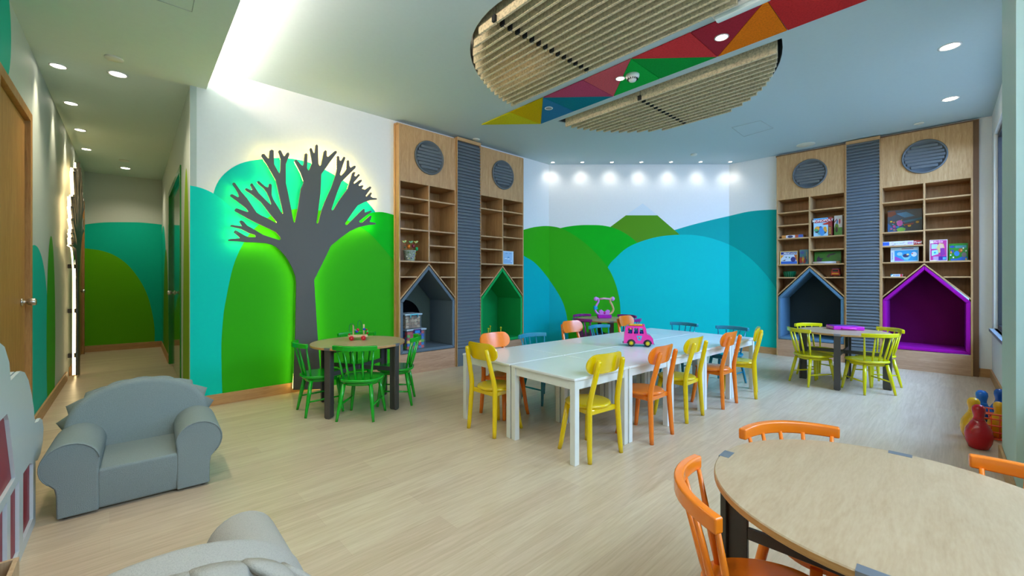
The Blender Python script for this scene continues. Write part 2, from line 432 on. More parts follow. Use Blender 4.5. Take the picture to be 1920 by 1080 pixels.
# window wall with two openings, reveals and a pier
WZ0, WZ1 = 0.63, 2.93
ww = Wall('wall_window', WINW, [(-0.02, 0.28), (3.30, 4.45), (7.62, 8.9), (0.28, 3.30, 0, WZ0), (0.28, 3.30, WZ1, HC), (4.45, 7.62, 0, WZ0), (4.45, 7.62, WZ1, HC)], thick=0.28)
ww.done()
loc, rz = frame_of(WINW)
pb = MB().box(3.60, -0.155, 0, 4.35, 0.0, HC); struct(pb.build('wall_pier', mat('pier_paint', '#b4ccc4', 0.6), loc=loc, rz=rz))
M_frame = mat('black_window_frame', '#14161a', 0.4)
M_glass = mat('window_glass', '#ffffff', 0.02, alpha=0.12)
def window(n, x0, x1):
    fr = MB(); w_ = 0.05
    fr.box(x0, 0.03, WZ0, x0+w_, 0.09, WZ1); fr.box(x1-w_, 0.03, WZ0, x1, 0.09, WZ1)
    fr.box(x0, 0.03, WZ0, x1, 0.09, WZ0+w_); fr.box(x0, 0.03, WZ1-w_, x1, 0.09, WZ1)
    k = 3 if x1-x0 > 3 else 2
    for i in range(1, k):
        xm = x0+(x1-x0)*i/k; fr.box(xm-0.025, 0.03, WZ0, xm+0.025, 0.09, WZ1)
    o = struct(fr.build('window_%d' % n, M_frame, loc=loc, rz=rz))
    for i in range(k):
        a = x0+(x1-x0)*i/k; b = x0+(x1-x0)*(i+1)/k
        MB().box(a+0.03, 0.06, WZ0+0.03, b-0.03, 0.066, WZ1-0.03).build('pane', M_glass, parent=o)
    MB().box(x0-0.02, -0.04, WZ0-0.035, x1+0.02, 0.03, WZ0).build('sill', mat('grey_sill', '#7d8c98', 0.3), parent=o, bevel=0.004)
window(1, 0.28, 3.30); window(2, 4.45, 7.62)
# corridor and left wall
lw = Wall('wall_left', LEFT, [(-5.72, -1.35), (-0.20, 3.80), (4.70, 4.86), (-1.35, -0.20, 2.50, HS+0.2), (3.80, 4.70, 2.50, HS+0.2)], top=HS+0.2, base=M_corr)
lw.paint(mpoly(LEFT, [(57.5, 700), (57.2, 480), (60, 462), (66, 460), (73, 468), (80, 490), (86, 530), (90, 600), (90, 760)], close=[(2.0, 0)], k=4)+[px2w(LEFT, 57, 900)], P['cteal'], x0=-0.2)
lw.paint(arc(0.93, 0.62, 0.30, 0, 360, 40, 1.02), P['green'], x0=0.0)
lw.paint(arc(-1.15, 2.78, 0.23, 0, 360, 40, 0.34), P['cteal'])
lw.paint(arc(3.35, 0.9, 0.30, 0, 360, 40, 1.25), P['green'])
lw.done()
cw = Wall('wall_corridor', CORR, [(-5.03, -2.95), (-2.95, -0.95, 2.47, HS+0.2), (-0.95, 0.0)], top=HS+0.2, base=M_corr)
cw.paint(arc(-0.37, 0.0, 0.36, 0, 360, 60, 2.32), P['lime'], x0=-0.9)
cw.paint(arc(-4.6, 0, 1.25, 0, 360, 60, 2.15), P['cteal']); cw.paint(arc(-3.8, 0, 0.72, 0, 360, 60, 1.7), P['olive'])
cw.done()
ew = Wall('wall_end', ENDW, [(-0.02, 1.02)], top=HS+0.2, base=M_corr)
ew.paint(mpoly(ENDW, [(150, 424), (165, 420), (195, 417), (225, 416.5), (260, 417), (285, 419), (306, 421.5), (312, 423)], close=[(1.1, 0), (-0.1, 0)]), P['cteal'])
ew.paint(mpoly(ENDW, [(150, 464), (163, 466), (190, 470), (215, 479), (240, 497), (262, 525), (277, 555), (286, 590), (290, 620), (289, 660)], close=[(px2w(ENDW, 289, 660)[0], 0), (-0.1, 0)]), P['cgreen'])
ew.done()
# backing behind the bookcases so no daylight leaks in
bk = MB().box(1.9, 0.66, -0.02, 4.5, 0.7, 3.4); l_, r_ = frame_of(TREE); struct(bk.build('wall_tree_backing', M_white, loc=l_, rz=r_))
bk = MB().box(0.5, 0.66, -0.02, 3.2, 0.7, 3.4); l_, r_ = frame_of(RIGHT); struct(bk.build('wall_right_backing', M_white, loc=l_, rz=r_))
# baseboards
def baseboard(name, w, x0, x1, y=0.0):
    l_, r_ = frame_of(w); struct(MB().box(x0, y-0.016, 0, x1, y, 0.105).build(name, M_base, loc=l_, rz=r_, bevel=0.003))
baseboard('baseboard_tree', TREE, 0.0, 1.20); baseboard('baseboard_tree_far', TREE, 1.53, 2.078)
baseboard('baseboard_corner', TREE, 4.30, 5.03); baseboard('baseboard_back', BACK, 0.0, 3.14)
baseboard('baseboard_right', RIGHT, 0.0, 0.725); baseboard('baseboard_right_end', RIGHT, 2.93, 3.04)
baseboard('baseboard_window', WINW, 0.0, 3.60); baseboard('baseboard_pier', WINW, 3.584, 4.366, y=-0.155)
baseboard('baseboard_window_near', WINW, 4.37, 8.2)
baseboard('baseboard_left', LEFT, -0.20, 2.17); baseboard('baseboard_left_far', LEFT, 2.50, 3.80); baseboard('baseboard_end', ENDW, 0.0, 1.0)
baseboard('baseboard_left_near', LEFT, -5.6, -1.35)
baseboard('baseboard_corridor', CORR, -5.0, -2.95); baseboard('baseboard_corridor_near', CORR, -0.95, -0.0)

# doors
def knob(parent, x, z, side=-1, m=M_metal):
    k = MB(); M = Matrix.Translation((x, 0, z)) @ Matrix.Rotation(pi/2, 4, 'X')
    k.lathe([(0.028, 0.0), (0.028, 0.008), (0.012, 0.012), (0.011, 0.03), (0.022, 0.034), (0.027, 0.05), (0.026, 0.07), (0.02, 0.078)], n=16, M=M)
    k.build('door_knob', m, parent=parent)
def door(n, w, x0, x1, top, mleaf, mframe, knobx, setback=0.03, seam=None, lock=False):
    l_, r_ = frame_of(w); f = 0.07
    fr = MB(); fr.box(x0, -0.012, 0, x0+f, 0.1, top); fr.box(x1-f, -0.012, 0, x1, 0.1, top); fr.box(x0+f, -0.012, top-f, x1-f, 0.1, top)
    o = struct(fr.build('door_%d' % n, mframe, loc=l_, rz=r_, bevel=0.003))
    lf = MB()
    if seam: lf.box(x0+f+0.004, setback, 0.008, seam-0.004, setback+0.04, top-f-0.004); lf.box(seam+0.004, setback, 0.008, x1-f-0.004, setback+0.04, top-f-0.004)
    else: lf.box(x0+f+0.004, setback, 0.008, x1-f-0.004, setback+0.04, top-f-0.004)
    d = lf.build('door_leaf', mleaf, parent=o, bevel=0.003)
    MB().box(x0, 0.11, 0, x1, 0.13, top).build('door_backing', M_dark, parent=o)
    kb = MB(); M = Matrix.Translation((knobx, setback, 1.04)) @ Matrix.Rotation(pi/2, 4, 'X')
    kb.lathe([(0.028, 0.0), (0.028, 0.008), (0.012, 0.012), (0.011, 0.03), (0.022, 0.034), (0.027, 0.05), (0.026, 0.07), (0.02, 0.078)], n=16, M=M)
    kb.build('door_knob', M_metal, parent=d)
    return o
door(1, LEFT, -1.35, -0.20, 2.50, M_door, M_door, -0.42, setback=0.02)
door(2, LEFT, 3.80, 4.70, 2.50, M_door, M_door, 4.0, setback=0.02)
M_dgreen = mat('green_door_gloss', '#0c7a10', 0.12, coat=0.5)
door(3, CORR, -2.95, -0.95, 2.47, M_dgreen, mat('green_frame', '#0e8416', 0.2, coat=0.4), -2.22, setback=0.02, seam=-2.35)

# ------------------------------------------------------------------ large things: trees on the walls
TREE_PX = [(603.5,731),(600,690),(595,620),(589,525)]
_c = """940,1080 985,985 1070,915 1160,850 1240,815 1330,795 1400,788 1395,775 1340,765 1350,750 1360,712 1345,710 1275,772 1250,772 1245,760 1320,700 1362,672 1350,663
1297,680 1293,645 1280,650 1200,730 1135,795 1120,795 1115,780 1190,670 1230,615 1290,585 1350,565 1408,560 1405,548 1370,545 1350,530 1363,500 1350,495 1312,535 1305,525
1358,450 1345,440 1300,470 1270,460 1285,435 1275,428 1245,435 1240,425 1270,390 1268,378 1250,380 1210,410 1198,415 1195,405 1252,335 1240,325 1215,350 1200,340 1210,310
1195,305 1180,320 1160,390 1140,460 1060,570 1010,655 998,662 990,650 1040,500 1080,400 1210,270 1213,252 1200,248 1165,268 1155,250 1152,205 1142,197 1132,205 1128,280
1110,310 1080,340 1070,335 1070,320 1118,175 1105,165 1080,205 1065,200 1060,165 1050,158 1040,165 1040,280 1030,330 990,450 930,580 900,660 870,775 860,783 850,775 870,650
888,500 897,325 920,295 980,210 1040,128 1035,113 1020,115 958,168 947,160 947,115 935,105 920,120 895,240 882,250 870,230 865,65 855,52 845,60 835,130 825,130 808,90 798,85
790,100 812,225 785,290 775,292 765,270 770,145 758,132 745,140 735,235 725,250 710,240 670,195 655,195 650,205 710,320 733,385 733,410 710,460 680,650 655,770 640,770
620,650 590,500 570,410 570,235 603,145 595,127 580,130 560,160 550,160 525,110 510,105 500,120 523,190 520,290 515,318 505,315 462,235 458,110 440,100 422,110 415,180
405,180 370,138 350,143 345,160 400,240 478,380 500,480 543,670 545,690 535,690 455,560 440,520 440,425 425,412 413,420 412,440 405,450 380,440 320,388 305,395 310,410
370,460 395,495 420,550 437,600 430,608 400,580 320,500 262,412 250,412 243,425 262,470 250,475 205,455 195,462 200,475 255,510 290,540 340,580 415,680 465,740 490,770
480,778 410,737 340,705 300,680 210,545 160,490 100,405 85,405 80,415 125,490 140,530 130,540 75,510 60,515 62,530 130,580 205,640 225,668 215,675 130,645 112,640 100,655
105,668 220,735 330,790 430,835 480,860 518,905 525,925 510,935 360,885 265,828 215,800 180,762 158,752 145,758 148,772 165,803 175,808 70,793 60,800 65,808 160,832 230,868
285,885 293,895 290,908 225,905 195,893 120,850 105,843 95,855 95,865 120,885 148,912 145,917 50,925 40,930 45,940 130,945 200,952 300,955 390,962 440,975 480,995 520,1030 565,1080"""
TREE_PX += [(float(a.split(',')[0])/4.91+420, float(a.split(',')[1])/4.91+260) for a in _c.split()]
TREE_PX += [(540, 487), (548, 502), (554, 518), (555.5, 530), (554, 620), (551.5, 690), (550, 731)]
TREE_XZ = [px2w(TREE, a, b, 0.10) for a, b in TREE_PX]
bx = sum(p[0] for p in TREE_XZ[:1]+TREE_XZ[-1:])/2
tree_c = [(x-bx, max(0.003, z) if z > 0.04 else 0.003) for x, z in TREE_XZ]
M_treeg = mat('tree_charcoal', '#55524c', 0.5)
def wall_tree(label, loc, rz, led=M_led):
    t = empty('tree_cutout', label, 'wall decoration', loc, rz)
    m = MB(); m.prism(tree_c, -0.080, -0.100, 'y'); m.build('tree_panel', M_treeg, parent=t)
    n = len(tree_c); area = sum(tree_c[i][0]*tree_c[(i+1) % n][1]-tree_c[(i+1) % n][0]*tree_c[i][1] for i in range(n))
    sg = 1 if area > 0 else -1; ins = []
    for i in range(n):
        p, a, b = tree_c[i], tree_c[i-1], tree_c[(i+1) % n]
        e1 = Vector((p[0]-a[0], p[1]-a[1])); e2 = Vector((b[0]-p[0], b[1]-p[1]))
        if e1.length < 1e-6 or e2.length < 1e-6: ins.append(p); continue
        nn = (e1.normalized()+e2.normalized()); nn = Vector((-nn.y, nn.x))*sg
        nn = nn.normalized() if nn.length > 1e-4 else Vector((0, 0))
        ins.append((p[0]+nn.x*0.009, p[1]+nn.y*0.009))
    l = MB()
    for i in range(n-1):
        a, b = ins[i], ins[i+1]
        l.face([(a[0], -0.052, a[1]), (b[0], -0.052, b[1]), (b[0], -0.066, b[1]), (a[0], -0.066, a[1])])
    l.build('led_strip', led, parent=t)
    for z in (0.25, 0.8, 1.35): MB().box(-0.03, -0.0799, z, 0.03, -0.006, z+0.05).build('standoff', M_dark, parent=t)
    return t
x_b = bx
wall_tree('tall charcoal tree cutout glowing on the green hill mural, trunk behind the green chairs', tuple(on_wall(TREE, x_b)), frame_of(TREE)[1])
wall_tree('charcoal tree cutout seen edge-on in the corridor beside the far wooden door', tuple(on_wall(LEFT, 2.34)), frame_of(LEFT)[1], mat('led_strip_corridor', '#ffe2a8', 0.4, emit=6.5))

# ------------------------------------------------------------------ bookcases with house-shaped nooks
def bookcase(w, x0, x1, pro, lb, rb, cloth, label, zt=3.165, zs=2.455, dz=0.0, hole=False, endpanel=None):
    l_, r_ = frame_of(w); base = on_wall(w, (x0+x1)/2)
    t = empty('bookcase', label, 'bookcase', tuple(base), r_)
    hw = (x1-x0)/2; yf = -pro; yb = yf+0.38; th = 0.018; yn = yf+0.60
    zs += dz; lb = [z+dz for z in lb]; rb = [z+dz for z in rb]
    for s_ in (-1, 1):
        a, b = (-hw, -hw+th) if s_ < 0 else (hw-th, hw)
        MB().box(a, yf, 0.0, b, yn, zt).build('side_panel', M_oak, parent=t)
    MB().box(-hw+th, yf+0.002, zs, hw-th, yf+0.02, zt).build('fascia_panel', M_oak, parent=t)
    MB().box(-hw+th, yf+0.02, zs, hw-th, yb, zs+th).build('top_shelf', M_oakin, parent=t)
    MB().box(-hw+th, yf+0.004, 0.0, hw-th, yf+0.022, 0.262).build('plinth', M_pinkoak, parent=t)
    MB().prism([(-hw+th, zs+th), (hw-th, zs+th), (hw-th, 0.975), (0, 1.42), (-hw+th, 0.975)], yb, yb+0.012, 'y').build('back_panel', M_oakin, parent=t)
    MB().box(-0.009, yf+0.001, 1.454, 0.009, yb, zs).build('divider', M_oak, parent=t)
    full, low = 1.436, 1.236; apex, eave = 1.424, 0.962; sl = (apex-eave)/hw
    MB().box(-hw+th, yf, full, hw-th, yb, full+th).build('shelf', M_oakh, parent=t)
    for z in lb: MB().box(-hw+th, yf, z-0.009, -0.009, yb, z+0.009).build('shelf', M_oakh, parent=t)
    for z in rb: MB().box(0.009, yf, z-0.009, hw-th, yb, z+0.009).build('shelf', M_oakh, parent=t)
    xr = (apex-low)/sl
    MB().box(-hw+th, yf, low, -xr, yb, low+th).build('shelf', M_oakh, parent=t)
    MB().box(xr, yf, low, hw-th, yb, low+th).build('shelf', M_oakh, parent=t)
    g = 0.018
    for s_ in (-1, 1):
        m = MB(); m.prism([(0, apex+0.004), (s_*(hw-0.004), eave+0.004), (s_*(hw-0.004), eave-g), (0, apex-g)], yf-0.001, yn, 'y')
        m.build('gable_board', M_oak, parent=t)
    # padded lining
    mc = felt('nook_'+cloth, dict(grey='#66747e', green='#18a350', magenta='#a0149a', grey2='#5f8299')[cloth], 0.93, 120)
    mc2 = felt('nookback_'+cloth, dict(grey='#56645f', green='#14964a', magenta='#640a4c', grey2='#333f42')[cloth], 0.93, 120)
    o_l, o_e, o_a, o_b = hw-th-0.001, eave-0.028, apex-0.026, 0.266; k = 0.042
    i_l, i_b = o_l-k, o_b+k; i_e = o_e-k*0.38; i_a = o_a-k*1.35
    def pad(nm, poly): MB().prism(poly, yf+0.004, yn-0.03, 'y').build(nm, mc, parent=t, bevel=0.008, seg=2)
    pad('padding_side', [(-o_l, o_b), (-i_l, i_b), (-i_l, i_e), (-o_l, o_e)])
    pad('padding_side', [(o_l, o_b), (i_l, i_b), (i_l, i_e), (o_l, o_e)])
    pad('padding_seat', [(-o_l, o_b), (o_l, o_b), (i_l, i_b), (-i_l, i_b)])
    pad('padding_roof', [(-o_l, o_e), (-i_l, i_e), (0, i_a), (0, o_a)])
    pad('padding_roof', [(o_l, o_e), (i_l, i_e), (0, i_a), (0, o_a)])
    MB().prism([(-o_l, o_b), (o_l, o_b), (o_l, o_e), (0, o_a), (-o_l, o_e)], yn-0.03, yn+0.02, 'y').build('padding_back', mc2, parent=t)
    if hole:
        m = MB(); M = Matrix.Translation((-0.06, yn-0.031, 0.66)) @ Matrix.Rotation(pi/2, 4, 'X')
        m.lathe([(0.27, 0), (0.27, 0.002), (0.262, 0.002)], n=48, M=M); m.build('porthole', mat('porthole_dark', '#040508', 0.95, spec=0.05), parent=t)
    # round vent
    zc, r = 2.822+dz, 0.222; m = MB(); M = Matrix.Translation((0.0, yf+0.002, zc)) @ Matrix.Rotation(pi/2, 4, 'X')
    m.lathe([(r, 0), (r, 0.018), (r-0.006, 0.022), (r-0.02, 0.022), (r-0.022, 0.006), (0.001, 0.006)], n=56, M=M)
    v = m.build('vent_grille', M_grey, parent=t)
    for i in range(9):
        z = -0.176+i*0.044; hx = sqrt(max(0, (r-0.024)**2-max(abs(z-0.019), abs(z+0.019))**2))
        if hx < 0.04: continue
        MB().box(-hx, yf-0.017, zc+z-0.018, hx, yf-0.003, zc+z+0.018).build('vent_slat', M_grey, parent=v, bevel=0.003, seg=1)
    return t
LBs = {'A': ([2.258, 2.058, 1.855], [2.258, 1.857, 1.663]), 'B': ([2.262, 1.857, 1.668], [2.270, 2.073, 1.870]),
       'C': ([2.258, 2.055, 1.847], [2.258, 1.847, 1.650]), 'D': ([2.258, 1.845, 1.655], [2.258, 2.057, 1.850])}
bookcase(TREE, 2.086, 2.962, 0.108, *LBs['A'], 'grey', 'oak bookcase with grey padded house nook holding the plastic storage boxes', hole=True)
bookcase(TREE, 3.392, 4.296, 0.108, *LBs['B'], 'green', 'oak bookcase with green padded house nook')
bookcase(RIGHT, 0.742, 1.622, 0.08, *LBs['C'], 'grey2', 'oak bookcase with blue-grey padded house nook, left of the magenta one', zt=3.185, zs=2.47, dz=0.015)
bookcase(RIGHT, 2.008, 2.880, 0.08, *LBs['D'], 'magenta', 'oak bookcase with magenta padded house nook', zt=3.185, zs=2.47, dz=0.015)
def trimframe(name, w, x0, x1, z0, z1, y0, y1, m=M_oak):
    l_, r_ = frame_of(w); return struct(MB().box(x0, y0, z0, x1, y1, z1).build(name, m, loc=l_, rz=r_))
trimframe('trim_2', TREE, 2.070, 2.086, 0, 3.19, -0.03, 0.30); trimframe('trim_3', TREE, 2.07, 2.962, 3.165, 3.185, -0.085, 0.28)
trimframe('trim_4', TREE, 4.296, 4.305, 0, 3.18, -0.03, 0.30); trimframe('trim_5', TREE, 3.392, 4.305, 3.165, 3.180, -0.085, 0.28)
trimframe('trim_6', RIGHT, 2.880, 2.932, 0, 3.19, -0.05, 0.30, mat('dark_oak', '#6e4a28', 0.5)); trimframe('trim_7', RIGHT, 0.728, 0.742, 0, 3.19, -0.02, 0.3, mat('dark_oak', '#6e4a28', 0.5))
trimframe('trim_8', RIGHT, 0.728, 2.932, 3.185, 3.205, -0.06, 0.28, mat('dark_oak', '#6e4a28', 0.5))
def louvre(w, x0, x1, pro, label, top):
    l_, r_ = frame_of(w); b = on_wall(w, (x0+x1)/2); hw = (x1-x0)/2
    t = empty('louvred_column', label, 'panel', tuple(b), r_)
    MB().box(-hw, -pro+0.012, 0.0, hw, 0.28, 3.173).build('backing_board', mat('louvre_backing', '#32373a', 0.6), parent=t)
    MB().box(-hw, -pro-0.012, 0.0, hw, -pro+0.014, 0.245).build('kickboard', M_slat, parent=t)
    MB().box(-hw-0.002, -pro-0.016, top-0.045, hw+0.002, -0.002, top).build('cap', M_oakh, parent=t)
    MB().box(hw-0.004, -pro-0.014, 0.0, hw+0.004, 0.2, min(top-0.045, 3.174)).build('edge_strip', M_oak, parent=t)
    MB().box(-hw-0.004, -pro-0.014, 0.0, -hw+0.004, 0.2, min(top-0.045, 3.174)).build('edge_strip', M_oak, parent=t)
    z = 0.252; m = None; n = 0
    while z < top-0.07:
        sl = MB(); y = -pro
        sl.prism([(y+0.012, z), (y-0.013, z+0.002), (y-0.013, z+0.012), (y+0.006, z+0.043), (y+0.012, z+0.043)], -hw+0.004, hw-0.004, 'x')
        sl.build('slat', M_slat, parent=t); z += 0.0445; n += 1
louvre(TREE, 2.968, 3.386, 0.118, 'tall grey louvred column between the grey nook and the green nook', 3.205)
louvre(RIGHT, 1.628, 2.002, 0.088, 'tall grey louvred column beside the magenta nook', 3.215)

# ------------------------------------------------------------------ oval ceiling feature
bm_ = felt('baffle_fibre', '#dccdad', 0.60, 55)
def raft(label, v0, v1, n, z0=3.175, z1=3.44):
    t = empty('baffle_raft', label, 'ceiling panel', tuple(uv(EU, (v0+v1)/2, z0)), atan2(UD[1], UD[0]))
    # local x = +u, local y = +v
    def L(u, v): return (u-EU, v-(v0+v1)/2)
    for i in range(n):
        v = v0+(v1-v0)*i/(n-1); h = (v-EV)/(EB-0.03)
        if abs(h) >= 1: continue
        half = (EA-0.04)*sqrt(1-h*h)
        um = -2.49
        for a, b in ((EU-half, um-0.006), (um+0.006, EU+half)):
            if b-a < 0.05: continue
            m = MB(); x0, y = L(a, v); x1, _ = L(b, v)
            m.box(x0, y-0.0125, 0, x1, y+0.0125, z1-z0); m.build('baffle', bm_, parent=t, bevel=0.003, seg=1)
        x, y = L(um, v)
        MB().box(x-0.018, y-0.034, 0.004, x+0.018, y-0.0128, 0.05).build('joint_block', M_dark, parent=t)
    return t
raft('larger raft of hanging fibre baffles in the oval opening, nearer the camera', 2.10, 3.23, 15)
raft('smaller raft of hanging fibre baffles in the oval opening, far side of the coloured strip', 4.16, 5.20, 13, z0=3.165)
p = uv(EU-0.55, EV-0.95, HC+0.57); q = uv(EU-0.95, EV-1.3, HC)
lamp('void_glow', 'AREA', tuple(p), 14, (1.0, 0.80, 0.55), aim=tuple(q), shape='DISK', size=0.5)
VU, VL = 3.40, 3.95
def bridge():
    m = MB(); vs = [(VU-0.11, 'a'), (VL+0.11, 'b')]
    def lim(v): return EA*sqrt(1-((v-EV)/EB)**2)+0.02
    p = [uv(EU-lim(VU-0.11), VU-0.11), uv(EU+lim(VU-0.11), VU-0.11), uv(EU+lim(VL+0.11), VL+0.11), uv(EU-lim(VL+0.11), VL+0.11)]
    m.prism([(a.x, a.y) for a in p], HC-0.001, HC+0.30, 'z')
    return struct(m.build('trim_9', M_ceil))
bridge()
st = empty('felt_ceiling_strip', 'zigzag strip of coloured felt triangles on the ceiling across the oval opening', 'ceiling panel', tuple(uv(-2.4, 3.67, HC-0.012)))
FE = dict(yel='#d3cc1c', gold='#d2b200', blue='#2b7cab', tl='#077c8f', mag='#bb4a6c', pink='#cf5c66', lg='#10b043', dg='#0a9a3c', red='#d53a40', dred='#a92b3c', ora='#ec7d14', red2='#c42f32')
def tri(col, *pts):
    c = [uv(*p) for p in pts]; o = uv(-2.4, 3.67); cx = sum(p.x for p in c)/3; cy = sum(p.y for p in c)/3
    q = []
    for p in c:
        d = Vector((cx-p.x, cy-p.y)); d = d.normalized()*0.004; q.append((p.x+d.x-o.x, p.y+d.y-o.y))
    MB().prism(q, 0, 0.0105, 'z').build('felt_triangle', felt('felt_'+col, FE[col], 0.78, 70), parent=st, bevel=0.002, seg=1)
u0, dU = -4.34, 1.104; l0 = -3.80
for k, (a, b, c, d) in enumerate([('yel', 'gold', 'blue', 'tl'), ('mag', 'pink', 'lg', 'dg'), ('red', 'dred', 'ora', 'red2'), ('red2', 'dred', 'ora', 'red')]):
    A, B = u0+k*dU, u0+(k+1)*dU; Lk, Lk1 = l0+k*dU, l0+(k+1)*dU
    if k >= 2: Lk, Lk1 = l0+k*1.106, l0+(k+1)*1.102
    tri(a, (A, VU), (Lk, VL), ((A+B)/2, VU)); tri(b, ((A+B)/2, VU), (Lk, VL), (B, VU))
    if k == 3: continue
    tri(c, (B, VU), (Lk, VL), ((Lk+Lk1)/2, VL)); tri(d, (B, VU), ((Lk+Lk1)/2, VL), (Lk1, VL))

# ------------------------------------------------------------------ lamps in the ceiling
def downlight(x, y, z, r, label, group, power=0, spot=None, color=NEUT, aim=None, lit=True, tilt=None):
    t = empty('ceiling_downlight', label, 'ceiling light', (x, y, z), 0, group)
    m = MB(); m.lathe([(r, 0), (r, -0.004), (r-0.008, -0.007), (r*0.80, -0.004), (r*0.78, 0)], n=28); m.build('trim_ring', M_plast, parent=t)
    m = MB(); m.lathe([(r*0.78, -0.001), (r*0.76, -0.003), (0.001, -0.004)], n=24); m.build('lens', M_lens if lit else M_plate, parent=t)
    if power:
        l = bpy.data.lights.new('downlight_glow', 'SPOT'); o = bpy.data.objects.new('downlight_glow', l); COL.objects.link(o); o.parent = t
        l.energy = power; l.color = color; l.spot_size = R_(spot or 110); l.spot_blend = 1.0; l.shadow_soft_size = 0.06
        o.location = (0, 0, -0.03)
        if aim is not None: o.rotation_euler = (Vector(aim)-Vector((x, y, z-0.03))).to_track_quat('-Z', 'Y').to_euler()
    return t
ORD = ['first', 'second', 'third', 'fourth', 'fifth', 'sixth', 'seventh']
for i in range(7):
    x = 0.70+i*(3.725-0.70)/6; y = 7.27-i*0.006
    downlight(x, y, HC, 0.035, '%s small spotlight from the left in the row along the back wall' % ORD[i], 'spotlights along the back wall', 5.0, 118, NEUT, aim=(x, y+0.10, 2.2))
for (x, y), lb in (((3.796, 3.676), 'round downlight in the ceiling by the window side, nearer the camera'), ((4.893, 4.733), 'round downlight in the ceiling in front of the magenta bookcase')):
    downlight(x, y, HC, 0.075, lb, 'round downlights by the window side', 22, 120, NEUT)
pc = px2z(1353, 70, HC-0.014); pd = px2z(1163, 147, HC-0.014); pe = px2z(1029, 203, HC-0.014)
downlight(*pc, HC-0.013, 0.055, 'lit spotlight set in the dark red felt triangle', 'spotlights in the felt strip', 14, 90)
downlight(*pd, HC-0.013, 0.048, 'lit spotlight between the pink and green felt triangles', 'spotlights in the felt strip', 14, 90)
downlight(*pe, HC-0.013, 0.048, 'unlit spotlight in the blue felt triangle', 'spotlights in the felt strip', lit=False)
for i, (px, py) in enumerate([(109, 123.5), (133, 193.5), (150.5, 243.5), (162, 279.5)]):
    x, y = px2z(px, py, HS); wx = x-0.745*0.22; wy = y-0.667*0.22
    downlight(x, y, HS, 0.058, '%s from the camera of the four spotlights washing the corridor side wall' % ['nearest', 'second', 'third', 'farthest'][i], 'wall-washing spotlights in the corridor', 24, 62, WARM, aim=(wx, wy, 1.9))
for (px, py), lb in (((221, 139), 'round downlight in the lowered ceiling near the corridor entrance'), ((235, 315), 'round downlight at the far end of the corridor ceiling')):
    x, y = px2z(px, py, HS); downlight(x, y, HS, 0.07, lb, 'round corridor downlights', 44, 130, WARM)
for x, y, lb in ((-1.95, 2.05, 'added round fill downlight in the lowered ceiling above the armchairs, out of the picture'), (-0.85, 0.95, 'added round fill downlight in the lowered ceiling above the camera side, out of the picture')):  # unseen downlights, added as warm fill for the floor at the left
    downlight(x, y, HS, 0.07, lb, 'added fill downlights of the entrance side', 44, 140, WARM)
def disc(name, px, py, z, r, label, cat, h=0.012):
    x, y = px2z(px, py, z); m = MB(); m.lathe([(r, 0), (r, -h*0.6), (r-0.006, -h), (0.001, -h)], n=28)
    return tag(m.build(name, mat('cream_plastic', '#dcdccf', 0.5), loc=(x, y, z)), label, cat)
disc('round_ceiling_fitting', 214, 109, HS, 0.06, 'round flat cream cap beside the near corridor downlight', 'ceiling fitting')
disc('round_ceiling_fitting', 233, 301, HS, 0.06, 'round flat cream cap beside the far corridor downlight', 'ceiling fitting')
disc('ceiling_speaker', 1511, 271, HC, 0.12, 'large flat round speaker in the ceiling before the right bookcases', 'speaker', 0.008)
disc('round_ceiling_fitting', 1723, 231, HC, 0.05, 'small round ceiling cap above the magenta bookcase', 'ceiling fitting')
disc('round_ceiling_fitting', 893, 261, HC, 0.05, 'small round sprinkler cap above the left louvred column', 'ceiling fitting')
disc('round_ceiling_fitting', 1301, 289, HC, 0.05, 'small round sprinkler cap before the back wall spotlights', 'ceiling fitting', 0.02)
# smoke detector
x, y = px2z(1186, 142, HC-0.02)
t = empty('smoke_detector', 'white smoke detector on the bright green felt triangle', 'smoke detector', (x, y, HC-0.0125))
m = MB(); m.lathe([(0.065, 0), (0.065, -0.018), (0.058, -0.03), (0.04, -0.045), (0.03, -0.062), (0.001, -0.064)], n=28); m.build('housing', M_plast, parent=t)
m = MB()
for k in range(14):
    a = 2*pi*k/14; M = Matrix.Rotation(a, 4, 'Z'); m.box(0.036, -0.003, -0.05, 0.052, 0.003, -0.036, 0, M)
m.build('vent_slot', M_dark, parent=t)
# emergency light fitting
x, y = px2z(1391, 14, HC-0.03)
t = empty('emergency_light', 'white linear emergency light fixed beside the felt strip', 'ceiling light', (x, y, HC), atan2(UD[1], UD[0]))
m = MB(); m.prism([(-0.05, 0), (0.05, 0), (0.05, -0.012), (0.042, -0.028), (-0.042, -0.028), (-0.05, -0.012)], -0.20, 0.20, 'x'); m.build('housing', M_plast, parent=t, bevel=0.004)
m = MB(); m.prism([(-0.036, -0.028), (0.036, -0.028), (0.03, -0.055), (0.0, -0.062), (-0.03, -0.055)], -0.18, 0.18, 'x'); m.build('diffuser', mat('clear_diffuser', '#dfeef0', 0.15), parent=t, bevel=0.004)
# access hatches: thin raised edges
def hatch(n, pts, z):
    m = MB()
    for i in range(len(pts)):
        a = Vector((*px2z(*pts[i], z), z-0.001)); b = Vector((*px2z(*pts[(i+1) % len(pts)], z), z-0.001))
        m.tube([a, b], 0.0025, 4)
    struct(m.build(n, mat('hatch_edge', '#a9b6b5', 0.6)))
hatch('trim_10', [(290, -2), (360, 22), (367, -14), (297, -38)], HS)
hatch('trim_11', [(1372, 239), (1395, 256), (1450, 240), (1426, 226)], HC)

